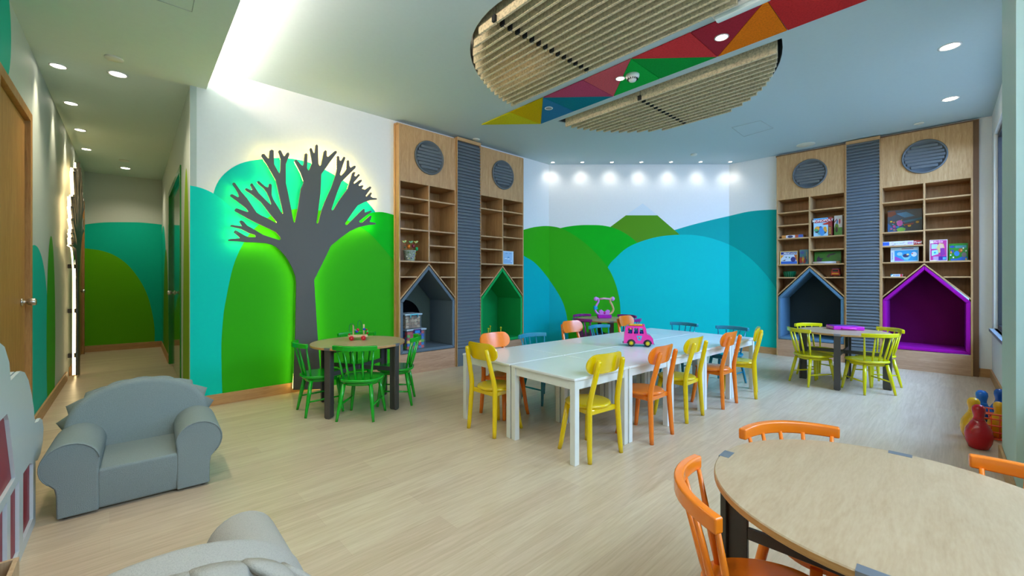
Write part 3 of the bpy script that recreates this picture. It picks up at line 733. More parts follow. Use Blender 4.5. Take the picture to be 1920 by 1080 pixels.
# ------------------------------------------------------------------ furniture
PT = dict(green=mat('paint_chair_green', '#0ba21c', 0.22, coat=0.3), yellow=mat('paint_chair_yellow', '#d6cc04', 0.22, coat=0.3), orange=mat('paint_chair_orange', '#ef7c17', 0.22, coat=0.3),
          teal=mat('paint_chair_teal', '#17829c', 0.25, coat=0.3), purple=mat('paint_chair_purple', '#8a1f7c', 0.25, coat=0.3), yellow2=mat('paint_chair_lemon', '#e4c200', 0.2, coat=0.3))
def rrect(hx, hy, r, n=5, tx=1.0):
    out = []
    for cx_, cy_, a0 in ((hx-r, hy-r, 0), (-hx+r, hy-r, 90), (-hx+r, -hy+r, 180), (hx-r, -hy+r, 270)):
        for i in range(n+1):
            a = R_(a0+90*i/n); x, y = cx_+r*cos(a), cy_+r*sin(a); out.append((x*(tx if y < 0 else 1.0), y))
    return out
def windsor(colname):
    """spindle-back children's chair; seat centre over the origin, back towards -y"""
    m = PT[colname]
    t = empty('spindle_chair', colname+' spindle-back chair', 'chair')
    seat = MB(); o = []
    for i in range(40):
        a = 2*pi*i/40; c_, s_ = cos(a), sin(a)
        x = 0.182*(abs(c_)**0.72)*(1 if c_ >= 0 else -1); y = 0.175*(abs(s_)**0.78)*(1 if s_ >= 0 else -1)
        x *= 1.0-0.10*max(0, -y/0.175); o.append((x, y))
    seat.prism(o, 0.330, 0.354, 'z', smooth=True); seat.build('seat', m, parent=t, bevel=0.008, seg=3)
    ap = MB(); ap.prism([(x*0.80, y*0.78) for x, y in o], 0.296, 0.3301, 'z', smooth=True); ap.build('apron', m, parent=t)
    feet = {}
    for sx in (-1, 1):
        for sy in (-1, 1):
            a = Vector((sx*0.115, sy*0.112, 0.31)); b = Vector((sx*0.158, sy*(0.150 if sy > 0 else 0.168), 0.0)); feet[(sx, sy)] = (a, b)
            MB().tube([b, b.lerp(a, 0.12), b.lerp(a, 0.6), a], [0.011, 0.0125, 0.0175, 0.0165], 12).build('leg', m, parent=t)
    for sx in (-1, 1):
        p = feet[(sx, -1)][1].lerp(feet[(sx, -1)][0], 0.42); q = feet[(sx, 1)][1].lerp(feet[(sx, 1)][0], 0.46)
        MB().tube([p, p.lerp(q, 0.5), q], [0.0065, 0.0095, 0.0065], 8).build('stretcher', m, parent=t)
    for i in range(5):
        f = (i-2)/2.0
        a = Vector((f*0.118, -0.150+0.035*f*f, 0.350)); b = Vector((f*0.158, -0.222+0.060*f*f, 0.615))
        MB().tube([a, a.lerp(b, 0.3), b], [0.0075, 0.0105, 0.0065], 8).build('spindle', m, parent=t)
    rail = MB(); n = 14; vs = []; fs = []
    for i in range(n+1):
        f = -1+2*i/n; x = f*0.188; y = -0.232+0.072*f*f
        tx, ty = 0.188, 2*0.072*f; l = math.hypot(tx, ty); nx, ny = -ty/l, tx/l; w = 0.0135; zt = 0.652-0.004*f*f; zb = 0.608
        for (sx, zz) in ((-w, zb), (w, zb), (w, zt), (-w, zt)): vs.append((x+nx*sx, y+ny*sx, zz))
    for i in range(n):
        for k in range(4): fs.append((i*4+k, i*4+(k+1) % 4, (i+1)*4+(k+1) % 4, (i+1)*4+k))
    fs += [(0, 1, 2, 3), (n*4+3, n*4+2, n*4+1, n*4)]
    rail.add(vs, fs, 0, True); rail.build('top_rail', m, parent=t, bevel=0.006, seg=3)
    return t
def bentchair(colname):
    """round-seat chair with two bent rear posts and a curved plywood back"""
    m = PT['yellow2' if colname == 'yellow' else 'orange']
    t = empty('round_seat_chair', colname+' round-seat chair', 'chair')
    s_ = MB(); s_.lathe([(0.001, 0.335), (0.148, 0.335), (0.158, 0.342), (0.160, 0.350), (0.155, 0.358), (0.14, 0.361), (0.001, 0.357)], c=(0, 0.015, 0), n=36); s_.build('seat', m, parent=t)
    f = MB(); f.prism([(-0.135, -0.125), (0.135, -0.125), (0.125, -0.085), (0.11, 0.10), (0.085, 0.115), (-0.085, 0.115), (-0.11, 0.10), (-0.125, -0.085)], 0.300, 0.3351, 'z')
    f.build('under_frame', m, parent=t, bevel=0.005, seg=1)
    for sx in (-1, 1):
        MB().tube([(sx*0.140, 0.158, 0), (sx*0.132, 0.148, 0.05), (sx*0.106, 0.108, 0.335)], [0.0140, 0.0162, 0.020], 12).build('leg', m, parent=t)
        MB().tube([(sx*0.158, -0.150, 0), (sx*0.155, -0.1455, 0.05), (sx*0.145, -0.133, 0.27), (sx*0.1425, -0.130, 0.33), (sx*0.1405, -0.131, 0.38), (sx*0.136, -0.142, 0.44), (sx*0.118, -0.196, 0.665), (sx*0.1172, -0.1985, 0.676)],
                  [0.0150, 0.0168, 0.0195, 0.0198, 0.0195, 0.0188, 0.0170, 0.011], 12).build('rear_post', m, parent=t)
    bk = MB(); n = 28; vs = []; fs = []
    for i in range(n+1):
        g = -cos(pi*i/n); x = g*0.172; y = -0.166+0.032*g*g
        d = (abs(x)-(0.172-0.066))/0.066; e = sqrt(max(0.0, 1-d*d)) if d > 0 else 1.0
        h = 0.069*max(e, 0.06)
        for (yy, zz) in ((0.0055, -h), (0.0055, h), (-0.0055, h), (-0.0055, -h)):
            vs.append((x, y+yy-zz*0.24, 0.645+zz))
    for i in range(n):
        for k in range(4): fs.append((i*4+k, i*4+(k+1) % 4, (i+1)*4+(k+1) % 4, (i+1)*4+k))
    fs += [(0, 1, 2, 3), (n*4+3, n*4+2, n*4+1, n*4)]
    bk.add(vs, fs, 0, True); bk.build('backrest', m, parent=t, bevel=0.003, seg=2)
    return t
M_wtop = mat('white_table_top', '#eceded', 0.28, coat=0.3)
def square_table():
    t = empty('square_table', 'white square table', 'table')
    hx, hy = 0.301, 0.320
    MB().prism(rrect(hx, hy, 0.010, 3), 0.548, 0.566, 'z').build('tabletop', M_wtop, parent=t, bevel=0.004)
    for sx in (-1, 1):
        for sy in (-1, 1):
            x, y = sx*(hx-0.027), sy*(hy-0.027)
            MB().box(x-0.0215, y-0.0215, 0, x+0.0215, y+0.0215, 0.5478).build('leg', M_wtab, parent=t, bevel=0.002)
    for s_ in (-1, 1):
        MB().box(-hx+0.049, s_*(hy-0.024)-0.009, 0.488, hx-0.049, s_*(hy-0.024)+0.009, 0.5478).build('apron', M_wtab, parent=t)
        MB().box(s_*(hx-0.024)-0.009, -hy+0.049, 0.488, s_*(hx-0.024)+0.009, hy-0.049, 0.5478).build('apron', M_wtab, parent=t)
    return t
M_rtop = wood('round_table_veneer', '#a98d6c', '#bba282', stretch=(1.2, 7, 1), rough=0.35, scale=3.0)
def round_table(rot):
    t = empty('round_table', 'round table', 'table')
    r = 0.428
    m = MB(); m.lathe([(0.001, 0.593), (r-0.004, 0.593), (r, 0.596), (r, 0.612), (r-0.003, 0.615), (0.001, 0.615)], n=72, smooth=False); o = m.build('tabletop', [M_rtop, wood('plywood_edge', '#a5743f', '#c8995f', stretch=(2, 2, 30))], parent=t)
    for p in o.data.polygons:
        if abs(p.normal.z) < 0.6: p.material_index = 1
    for k in range(4):
        M = Matrix.Rotation(rot+k*pi/2, 4, 'Z'); g = MB()
        g.prism([(-0.030, 0.012), (-0.018, 0.0), (0.018, 0.0), (0.030, 0.012), (0.030, 0.5925), (-0.030, 0.5925)], r-0.022, r-0.004, 'x', M=M)
        g.prism([(r-0.080, 0.012), (r-0.070, 0.0), (r-0.0221, 0.0), (r-0.0221, 0.5925), (r-0.080, 0.5925)], -0.009, 0.009, 'y', M=M)
        L = g.build('leg', M_alum, parent=t, bevel=0.0015, seg=1)
        p = MB(); p.prism([(-0.030, 0.5926), (0.030, 0.5926), (0.030, 0.6155), (-0.030, 0.6155)], r-0.030, r+0.0008, 'x', M=M); p.build('inset_plate', M_plate, parent=L)
        q = MB(); q.box(0.012, -0.008, 0.358, r-0.0805, 0.008, 0.395, M=M); q.build('crossbar', M_alum, parent=t, bevel=0.002, seg=1)
        q = MB(); q.box(0.05, -0.010, 0.560, r-0.0805, 0.010, 0.5925, M=M); q.build('top_rail', M_alum, parent=t)
    MB().lathe([(0.026, 0.356), (0.026, 0.397)], n=12, smooth=False).build('hub', M_alum, parent=t)
    return t

# the run of ten white square tables
LD = unit((0.757, 0.653)); SDv = (LD[1], -LD[0]); LA = atan2(LD[1], LD[0])
P0 = Vector((0.405, 2.722))
stp = square_table(); used = False
COLN = ['nearest the left bookcases', 'second from the left end', 'in the middle of its row', 'second from the right end', 'at the right end before the far wall']
for row in (0, 1):
    for c in range(5):
        a = 0.303+c*0.606; b = 0.322+row*0.645
        p = P0+Vector(LD)*a-Vector(SDv)*b
        lab = 'white square table in the row %s, %s' % (['closer to the camera', 'farther from the camera'][row], ['at the left end', 'second from the left end', 'in the middle', 'second from the right end', 'at the right end'][c])
        place(stp, used, (p.x, p.y, 0), LA, lab, 'white square tables pushed together'); used = True

# round tables
RT = [((1.016, 1.137), pi/4, 'large-looking round wooden table in the foreground at the right'), ((-1.47, 4.07), None, 'round wooden table with grey legs among the green chairs'),
      ((3.845, 4.925), None, 'round wooden table with grey legs among the lemon-yellow spindle chairs'), ((1.43, 6.50), None, 'round wooden table among the purple chairs before the mural')]
rots = [pi/4, atan2(-0.394, -0.126), pi/4, -pi/2]
rtables = []
for (c, _, lab), rt_ in zip(RT, rots):
    t = round_table(0) if not rtables else copy_tree(rtables[0])
    t.location = (c[0], c[1], 0); t.rotation_euler = (0, 0, rt_); t['label'] = lab; t['group'] = 'round wooden tables'; rtables.append(t)

# chairs: (x, y) seat centre and the direction they face
def face(dx, dy): return atan2(dy, dx)-pi/2
def chairs(proto, items, group):
    u = False
    for (x, y), d, lab in items:
        place(proto, u, (x, y, 0), face(*d), lab, group); u = True
fN = (-SDv[0], -SDv[1])
bent_y = bentchair('yellow'); bent_o = bentchair('orange')
chairs(bent_y, [((0.545, 2.985), (-0.60, 0.80), 'yellow round-seat chair nearest the camera, at the corner of the white tables'),
                ((1.480, 3.775), (-0.68, 0.73), 'yellow round-seat chair between the two near-side orange round-seat chairs'),
                ((2.42, 4.50), (-0.86, 0.51), 'yellow round-seat chair at the right end of the near side of the white tables'),
                ((-0.135, 3.44), (0.72, 0.69), 'yellow round-seat chair at the left short end of the white tables')], 'yellow round-seat chairs at the white tables')
chairs(bent_o, [((1.035, 3.315), (-0.68, 0.73), 'orange round-seat chair beside the nearest yellow one on the near side'),
                ((1.985, 4.165), (-0.66, 0.75), 'orange round-seat chair on the near side, second from the right end'),
                ((-0.065, 3.842), (0.66, -0.75), 'orange round-seat chair on the far side at the left end, before the green nook'),
                ((0.815, 5.00), (0.62, -0.78), 'orange round-seat chair on the far side beside the purple chairs'),
                ((1.67, 5.745), (0.66, -0.75), 'orange round-seat chair on the far side behind the pink toy bus')], 'orange round-seat chairs at the white tables')
teal = windsor('teal')
chairs(teal, [((0.318, 4.262), (0.62, -0.78), 'teal spindle-back chair on the far side between two orange chairs, at the left'),
              ((1.18, 5.10), (0.60, -0.80), 'teal spindle-back chair on the far side, just left of the pink toy bus'),
              ((2.114, 5.424), (-0.757, -0.653), 'teal spindle-back chair at the far short end, left one of two'),
              ((2.506, 4.97), (-0.757, -0.653), 'teal spindle-back chair at the far short end, right one of two')], 'teal spindle chairs at the white tables')
gr = windsor('green')
chairs(gr, [((-1.33, 3.765), (0.02, 1.0), 'green spindle-back chair in front of its round table, back to the camera'),
            ((-1.765, 3.92), (0.78, 0.62), 'green spindle-back chair at the left of its round table, next to the tree trunk'),
            ((-1.15, 4.20), (-1.0, -0.14), 'green spindle-back chair at the right of its round table, by the grey nook'),
            ((-1.60, 4.36), (0.32, -0.95), 'green spindle-back chair behind its round table, against the mural')], 'green chairs at the round table')
ye = windsor('yellow')
chairs(ye, [((3.49, 4.92), (1.0, 0.02), 'lemon spindle-back chair at the left front of its round table'),
            ((3.845, 4.59), (0.03, 1.0), 'lemon spindle-back chair at the right front of its round table, back to the camera'),
            ((3.83, 5.29), (0.1, -1.0), 'lemon spindle-back chair behind the table at the left, before the blue-grey nook'),
            ((4.20, 4.91), (-1.0, 0.06), 'lemon spindle-back chair behind the table at the right, before the magenta nook')], 'lemon chairs at the round table')
pu = windsor('purple')
chairs(pu, [((1.43+0.34*cos(R_(217)), 6.50+0.34*sin(R_(217))), (cos(R_(37)), sin(R_(37))), 'purple spindle-back chair at the left front of its round table'),
            ((1.43+0.36*cos(R_(122)), 6.50+0.36*sin(R_(122))), (-cos(R_(122)), -sin(R_(122))), 'purple spindle-back chair behind its round table at the left'),
            ((1.43+0.34*cos(R_(36)), 6.50+0.34*sin(R_(36))), (-cos(R_(36)), -sin(R_(36))), 'purple spindle-back chair behind its round table at the right'),
            ((1.43+0.34*cos(R_(-50)), 6.50+0.34*sin(R_(-50))), (-cos(R_(-50)), -sin(R_(-50))), 'purple spindle-back chair at the right front of its round table')], 'purple chairs at the round table')
og = windsor('orange')
chairs(og, [((1.05, 1.425), (0.04, -1.0), 'orange spindle-back chair behind the foreground round table'),
            ((0.69, 1.12), (0.958, -0.287), 'orange spindle-back chair at the left of the foreground round table, cut by the frame'),
            ((1.345, 1.13), (-0.97, -0.24), 'orange spindle-back chair at the right of the foreground table, only its rail showing')], 'orange chairs at the foreground table')

# ------------------------------------------------------------------ armchairs
def fabric(name, hexc): return felt(name, hexc, 0.88, 260)
def armchair(label, mname, hexc, loc, rz):
    m = fabric(mname, hexc); t = empty('armchair', label, 'armchair', loc, rz, 'small grey armchairs')
    def soft(mb, nm, bev=0.03, seg=5, par=t): return mb.build(nm, m, parent=par, bevel=bev, seg=seg)
    b = MB(); b.prism([(-0.19, 0.012), (0.200, 0.012), (0.213, 0.12), (0.213, 0.222), (-0.14, 0.235), (-0.19, 0.235)], -0.168, 0.168, 'x'); soft(b, 'seat', 0.016, 4)
    for s_ in (-1, 1):
        pr = [(0.158, 0.012), (0.158, 0.235)]+[(x, z) for x, z in arc(0.262, 0.272, 0.112, 172, -46, 16)]+[(0.318, 0.165), (0.312, 0.13), (0.310, 0.012)]
        a = MB(); a.prism([(s_*x, z) for x, z in pr], -0.215, 0.215, 'y', smooth=True); o = soft(a, 'armrest', 0.010, 3)
        f = MB(); pts = [(s_*x, 0.2165, z) for x, z in arc(0.262, 0.272, 0.108, 172, -46, 16)]; f.tube(pts, 0.0028, 6); f.build('piping', m, parent=o)
    # back: arched slab leaning slightly
    top = []
    for i in range(25):
        a = pi-pi*i/24; top.append((0.335*cos(a)*1.0, 0.335+0.262*sin(a)**0.85 if sin(a) > 0 else 0.335))
    prof = [(-0.315, 0.012), (-0.320, 0.25)]+top+[(0.320, 0.25), (0.315, 0.012)]
    M = Matrix.Translation((0, -0.165, 0)) @ Matrix.Rotation(R_(9), 4, 'X')
    k = MB(); k.prism(prof, -0.085, 0.045, 'y', M=M, smooth=True); bk = soft(k, 'backrest', 0.034, 6)
    # soft triangular flaps along the rim, pointing outwards and back
    for i in range(9):
        a = R_(174-168*i/8); cx_, cz_ = 0.318*cos(a), 0.335+0.246*sin(a)**0.85
        o = Vector((cos(a)*0.50, -0.80, 0.06)).normalized(); w = Vector((-sin(a), 0, cos(a)*0.8)).normalized(); d = o.cross(w).normalized()
        c = Vector((cx_, -0.064, cz_+0.006)); vs = []; fs = []
        levels = [(-0.01, 0.068, 0.016), (0.02, 0.055, 0.017), (0.055, 0.037, 0.014), (0.09, 0.019, 0.009), (0.115, 0.006, 0.005), (0.128, 0.002, 0.002)]
        for h, ww, tt in levels:
            for q in range(10):
                an = 2*pi*q/10; vs.append(M @ (c+o*h+w*(ww*cos(an))+d*(tt*sin(an))))
        for i2 in range(len(levels)-1):
            for q in range(10): fs.append((i2*10+q, i2*10+(q+1) % 10, (i2+1)*10+(q+1) % 10, (i2+1)*10+q))
        fs.append(tuple(range(10))); fs.append(tuple(50+q for q in range(10)))
        s2 = MB(); s2.add(vs, fs, 0, True); s2.build('flap', m, parent=bk)
    for sx in (-1, 1):
        for sy in (-1, 1): MB().lathe([(0.016, 0), (0.016, 0.014)], c=(sx*0.28, sy*0.17, 0), n=10).build('foot', M_dark, parent=t)
    return t
A0 = Vector((-2.2475, 2.10)); A1 = Vector((-1.785, 2.49)); ad = (A1-A0).normalized(); an_ = Vector((ad.y, -ad.x))
ac = (A0+A1)/2-an_*0.215
armchair('small grey-blue fabric armchair facing the room beside the white cloud shelf', 'fabric_blue_grey', '#8b9796', (ac.x, ac.y, 0), atan2(ad.y, ad.x)+pi)
armchair('small pale grey armchair in the foreground seen from behind, cut by the frame', 'fabric_pale', '#bab6ae', (-0.99, 1.16, 0), face(-0.67, 0.74)).scale = (0.97, 1.15, 0.97)

# ------------------------------------------------------------------ cloud shelf by the left wall
CO_ = 0.595-0.357
t = empty('cloud_shelf', 'white cloud-topped shelf with crimson panels at the left edge of the picture', 'shelf', tuple(on_wall(LEFT, 0.0)), frame_of(LEFT)[1])
cloud_o = [(1.35, 0.30), (1.35, 0.0), (3.14, 0.0), (3.14, 0.31), (3.20, 0.29), (3.29, 0.295), (3.37, 0.335), (3.395, 0.40), (3.36, 0.455), (3.28, 0.485), (3.22, 0.482), (3.12, 0.50),
           (3.09, 0.58), (3.03, 0.66), (2.95, 0.74), (2.86, 0.79), (2.76, 0.812), (2.66, 0.81), (2.565, 0.805), (2.54, 0.88), (2.46, 0.95), (2.38, 0.975), (2.22, 1.06), (2.0, 1.09), (1.8, 1.05), (1.66, 0.96), (1.60, 0.82), (1.45, 0.80), (1.28, 0.72), (1.2, 0.60), (1.2, 0.45), (1.27, 0.34)]
holes_ = [[(2.82, 0.05), (3.07, 0.05), (3.07, 0.315), (2.98, 0.345), (2.82, 0.352)], [(2.56, 0.05), (2.735, 0.05), (2.735, 0.352), (2.56, 0.352)], [(2.0, 0.05), (2.50, 0.05), (2.50, 0.352), (2.0, 0.352)], [(1.45, 0.05), (1.94, 0.05), (1.94, 0.352), (1.45, 0.352)],
          [(2.0, 0.39), (2.66, 0.39), (2.53, 0.66), (2.50, 0.69), (2.0, 0.69)], [(1.45, 0.39), (1.94, 0.39), (1.94, 0.69), (1.45, 0.69)]]
def conv(s):
    # measured coordinate s starts at the foot of the perpendicular from the eye; LEFT x starts at its own origin
    f = (-3.906)*(-0.667)+3.47*0.745
    return s-f
mw = mat('shelf_white', '#c8d4d8', 0.35, coat=0.2)
m = MB(); holed(m, [(conv(a), b) for a, b in cloud_o], [[(conv(a), b) for a, b in h] for h in holes_], lambda x, y: (x, -CO_, y), lambda x, y: (x, -CO_+0.012, y)); m.build('cloud_front', mw, parent=t)
m = MB(); m.prism([(conv(a), b) for a, b in cloud_o], -CO_+0.018, -CO_+0.044, 'y'); m.build('cloud_backing', mw, parent=t)
crim = mat('crimson_panel', '#8e0526', 0.4)
MB().prism([(conv(1.37), 0.02), (conv(3.11), 0.02), (conv(3.11), 0.36), (conv(2.75), 0.37), (conv(2.75), 0.72), (conv(1.37), 0.72)], -CO_+0.0125, -CO_+0.0175, 'y').build('crimson_panel', crim, parent=t)
for s_, zt in ((1.36, 0.72), (3.12, 0.31), (2.775, 0.36)): MB().box(conv(s_)-0.009, -CO_+0.054, 0.0, conv(s_)+0.009, -0.02, zt).build('upright', mw, parent=t)
MB().box(conv(1.37), -CO_+0.054, 0.362, conv(2.76), -0.02, 0.380).build('shelf', mw, parent=t)
MB().box(conv(1.37), -CO_+0.054, 0.02, conv(3.11), -0.02, 0.04).build('shelf', mw, parent=t)
# narrow wooden box at the very corner of the picture
t = empty('toy_crate', 'narrow wooden toy box beside the cloud shelf at the bottom left corner', 'crate', (-1.569, 1.281, 0), frame_of(LEFT)[1])
mc_ = wood('crate_wood', '#a98764', '#cdb08c')
for s_ in (-1, 1):
    MB().box(-0.10, s_*0.034-0.006, 0.01, 0.10, s_*0.034+0.006, 0.30).build('side_panel', mc_, parent=t)
    MB().box(s_*0.094-0.006, -0.028, 0.01, s_*0.094+0.006, 0.028, 0.30).build('end_panel', mc_, parent=t)
MB().box(-0.088, -0.028, 0.0, 0.088, 0.028, 0.012).build('bottom', mc_, parent=t)

# ------------------------------------------------------------------ small things
def paint(h, rough=0.35): return mat('colour_'+h.strip('#'), h, rough)
def text_mesh(name, txt, parent, x, z, y, size, h, align='CENTER', rot=0.0, italic=0.0, ext=0.0004):
    c = bpy.data.curves.new(name, 'FONT'); c.body = txt; c.size = size; c.align_x = align; c.align_y = 'CENTER'; c.shear = italic; c.offset = size*0.012
    o = bpy.data.objects.new(name+'_tmp', c); COL.objects.link(o)
    bpy.context.view_layer.update(); me = bpy.data.meshes.new_from_object(o.evaluated_get(bpy.context.evaluated_depsgraph_get()))
    bpy.data.objects.remove(o); me.materials.clear(); me.materials.append(paint(h))
    n = bpy.data.objects.new(name, me); COL.objects.link(n); n.parent = parent; n.location = (x, y, z); n.rotation_euler = (pi/2, rot, 0)
    return n
def art(parent, wd, ht, y, shapes, name='cover_picture'):
    m = MB(); mats = []
    for k, sh in enumerate(shapes):
        col = sh[-1]; mm = paint(col)
        if mm not in mats: mats.append(mm)
        mi = mats.index(mm); yy = y-0.0004*(k+1)
        if sh[0] == 'r': pts = [(sh[1], sh[2]), (sh[3], sh[2]), (sh[3], sh[4]), (sh[1], sh[4])]
        elif sh[0] == 'e': pts = [(sh[1]+sh[3]*cos(2*pi*i/20), sh[2]+sh[4]*sin(2*pi*i/20)) for i in range(20)]
        else: pts = sh[1]
        m.face([((p[0]-0.5)*wd, yy, p[1]*ht) for p in pts], mi)
    return m.build(name, mats, parent=parent)
def speckle(n, cols, x0, x1, z0, z1, r0=0.02, r1=0.07, seed=1):
    rr = random.Random(seed); out = []
    for _ in range(n):
        a = rr.uniform(r0, r1); out.append(('e', rr.uniform(x0+a, x1-a), rr.uniform(z0+a, z1-a), a, a*rr.uniform(0.6, 1.6), rr.choice(cols)))
    return [(k, cx, cz, rx, min(rz, cz-z0, z1-cz), c) for k, cx, cz, rx, rz, c in out]
def game_box(w, pl, pr, pt, z0, yf, dep, label, body, shapes, cat='board game', turn=0.0, sheet=False):
    """box standing on a shelf: picture columns pl..pr, picture top pt, front at wall coordinate yf"""
    xa, _ = px2w(w, pl, pt, -yf); xb, _ = px2w(w, pr, pt, -yf); _, zt = px2w(w, (pl+pr)/2, pt, -yf)
    wd = xb-xa; ht = zt-z0; c = on_wall(w, (xa+xb)/2, yf); t = empty('game_box' if cat != 'puzzle' else 'puzzle_box', label, cat, (c.x, c.y, z0), frame_of(w)[1]+turn)
    if cat == 'card': t.name = 'framed_card'
    MB().box(-wd/2, 0, 0, wd/2, dep, ht).build('box', paint(body), parent=t, bevel=0.0015, seg=1)
    art(t, wd, ht, 0.0, shapes)
    return t, wd, ht
ZL = {k: (v[0]+[1.4535-0.0]) for k, v in {}.items()}
zC = 1.4545; dzr = 0.015
def sh(z): return z+dzr+0.0095
# left column of bookcase C
game_box(RIGHT, 1466, 1506, 440.5, sh(1.847), -0.01, 0.20, 'flat puzzle box with orange and blue edge lying on the third shelf from the top', '#c9803a',
         [('r', 0, 0, 1, 1, '#d08a3c'), ('r', 0.2, 0.05, 0.62, 0.95, '#e8e6ea'), ('e', 0.4, 0.5, 0.13, 0.4, '#283a66'), ('r', 0.64, 0.1, 0.76, 0.9, '#c8503a'), ('r', 0.78, 0, 1, 1, '#2a5fc4')], 'puzzle')
t, wd, ht = game_box(RIGHT, 1462, 1495.5, 471, zC, -0.01, 0.11, 'orange and blue science kit box standing at the left of the blue-grey nook bookcase', '#b5702c',
         [('r', 0, 0, 1, 1, '#e6c06a'), ('r', 0.07, 0.04, 0.97, 0.95, '#cfe2f2'), ('r', 0.07, 0.04, 0.97, 0.24, '#1263c8'), ('p', [(0.07, 0.45), (0.25, 0.7), (0.07, 0.72)], '#e69a28'), ('p', [(0.8, 0.72), (0.97, 0.72), (0.97, 0.2)], '#c4611e'), ('e', 0.76, 0.38, 0.14, 0.19, '#14247a'), ('p', [(0.12, 0.3), (0.35, 0.38), (0.3, 0.28)], '#20242c'), ('e', 0.37, 0.55, 0.04, 0.04, '#283a66'), ('e', 0.55, 0.52, 0.04, 0.05, '#2c8a4a'), ('r', 0.07, 0.76, 0.97, 0.93, '#0c2a84')], 'science kit')
text_mesh('lettering', 'Make', t, -wd*0.12, ht*0.845, -0.0052, ht*0.17, '#ffffff', italic=0.2); text_mesh('lettering', 'Crackers', t, wd*0.22, ht*0.845, -0.0052, ht*0.15, '#ffffff', italic=0.2)
game_box(RIGHT, 1499.5, 1515.5, 468, zC, 0.03, 0.10, 'blue and yellow storybook box with red flames on its cover, beside the science kit', '#1d6aa6',
         [('r', 0, 0, 1, 1, '#2c7f9c'), ('e', 0.3, 0.8, 0.25, 0.1, '#2b58b4'), ('e', 0.15, 0.28, 0.2, 0.22, '#b02220'), ('p', [(0.25, 0.3), (0.4, 0.58), (0.52, 0.4), (0.4, 0.1)], '#d8b820'), ('p', [(0.4, 0.05), (0.55, 0.48), (0.7, 0.1)], '#c8362a'), ('e', 0.75, 0.35, 0.12, 0.22, '#17306e'), ('r', 0.8, 0.35, 0.84, 0.85, '#d6c64a')], 'box', turn=0.05)
# right column of bookcase C
t, wd, ht = game_box(RIGHT, 1525.5, 1560.5, 408.5, sh(1.847), -0.015, 0.12, 'board game box with red side stripe and white block capitals across the top', '#7c1420',
         [('r', 0, 0, 0.78, 1, '#a6d6ee'), ('r', 0.78, 0, 1, 1, '#8e1422'), ('r', 0, 0.82, 0.78, 1, '#3f9fd6'), ('r', 0.80, 0.02, 0.96, 0.52, '#5b3a12')]+speckle(16, ['#b48ac8', '#1a8fd0', '#0f2a6e', '#e8f2f4', '#e0a030', '#2ea06a', '#1aa8b0', '#203c50'], 0.02, 0.76, 0.03, 0.6, 0.04, 0.12, 3)+[('e', 0.42, 0.3, 0.11, 0.2, '#1f86d2'), ('p', [(0.5, 0.68), (0.8, 0.75), (0.8, 0.62), (0.56, 0.62)], '#c22a1e'), ('p', [(0.06, 0.74), (0.94, 0.78), (0.94, 0.93), (0.06, 0.91)], '#b01430')], 'board game')
text_mesh('lettering', 'MONOPOLY', t, 0, ht*0.845, -0.0105, ht*0.165, '#ffffff'); text_mesh('lettering', 'JUNIOR', t, wd*0.38, ht*0.28, -0.0105, ht*0.11, '#e8a838', rot=pi/2)
game_box(RIGHT, 1564, 1579.5, 404, sh(1.847), 0.0, 0.15, 'white and green game box turned at an angle beside the one with block capitals', '#d8d6d4',
         [('r', 0, 0, 1, 1, '#dcd8d8'), ('r', 0, 0, 1, 0.4, '#3f8a2e'), ('e', 0.3, 0.42, 0.24, 0.2, '#5f8a22'), ('e', 0.3, 0.3, 0.16, 0.14, '#16201a'), ('e', 0.38, 0.68, 0.1, 0.12, '#2f78b8'), ('e', 0.68, 0.7, 0.1, 0.13, '#b4343c'), ('p', [(0.0, 0.7), (0.35, 0.86), (0.35, 0.8), (0.0, 0.62)], '#9e2a3a')], 'board game', turn=-0.12)
t, wd, ht = game_box(RIGHT, 1527, 1577, 472, zC, 0.14, 0.012, 'green board with two dark blue dolphins leaning at the back of the shelf', '#1c7a1e',
         [('r', 0, 0, 1, 1, '#238a1c'), ('p', [(0.08, 0.08), (0.1, 0.5), (0.16, 0.68), (0.22, 0.5), (0.36, 0.48), (0.28, 0.36), (0.3, 0.1)], '#16224a'), ('p', [(0.45, 0.6), (0.55, 0.8), (0.66, 0.84), (0.84, 0.88), (0.74, 0.74), (0.6, 0.68), (0.55, 0.52)], '#101a30'), ('e', 0.55, 0.16, 0.06, 0.05, '#16224a')], 'puzzle')
def roll():
    xa, _ = px2w(RIGHT, 1524, 492, -0.0); xb, _ = px2w(RIGHT, 1575, 492, 0.0); c = on_wall(RIGHT, (xa+xb)/2, 0.03)
    t = empty('paper_roll', 'white rolled sheet lying in front of the green dolphin board', 'paper roll', (c.x, c.y, zC+0.019), frame_of(RIGHT)[1])
    hw = (xb-xa)/2; MB().tube([(-hw, 0, 0), (hw*0.72, 0, 0)], 0.018, 14).build('sheet', paint('#e4e6ec'), parent=t); MB().tube([(hw*0.72, 0, 0), (hw, 0, 0)], 0.0185, 14).build('wooden_end', paint('#b98e66'), parent=t)
roll()
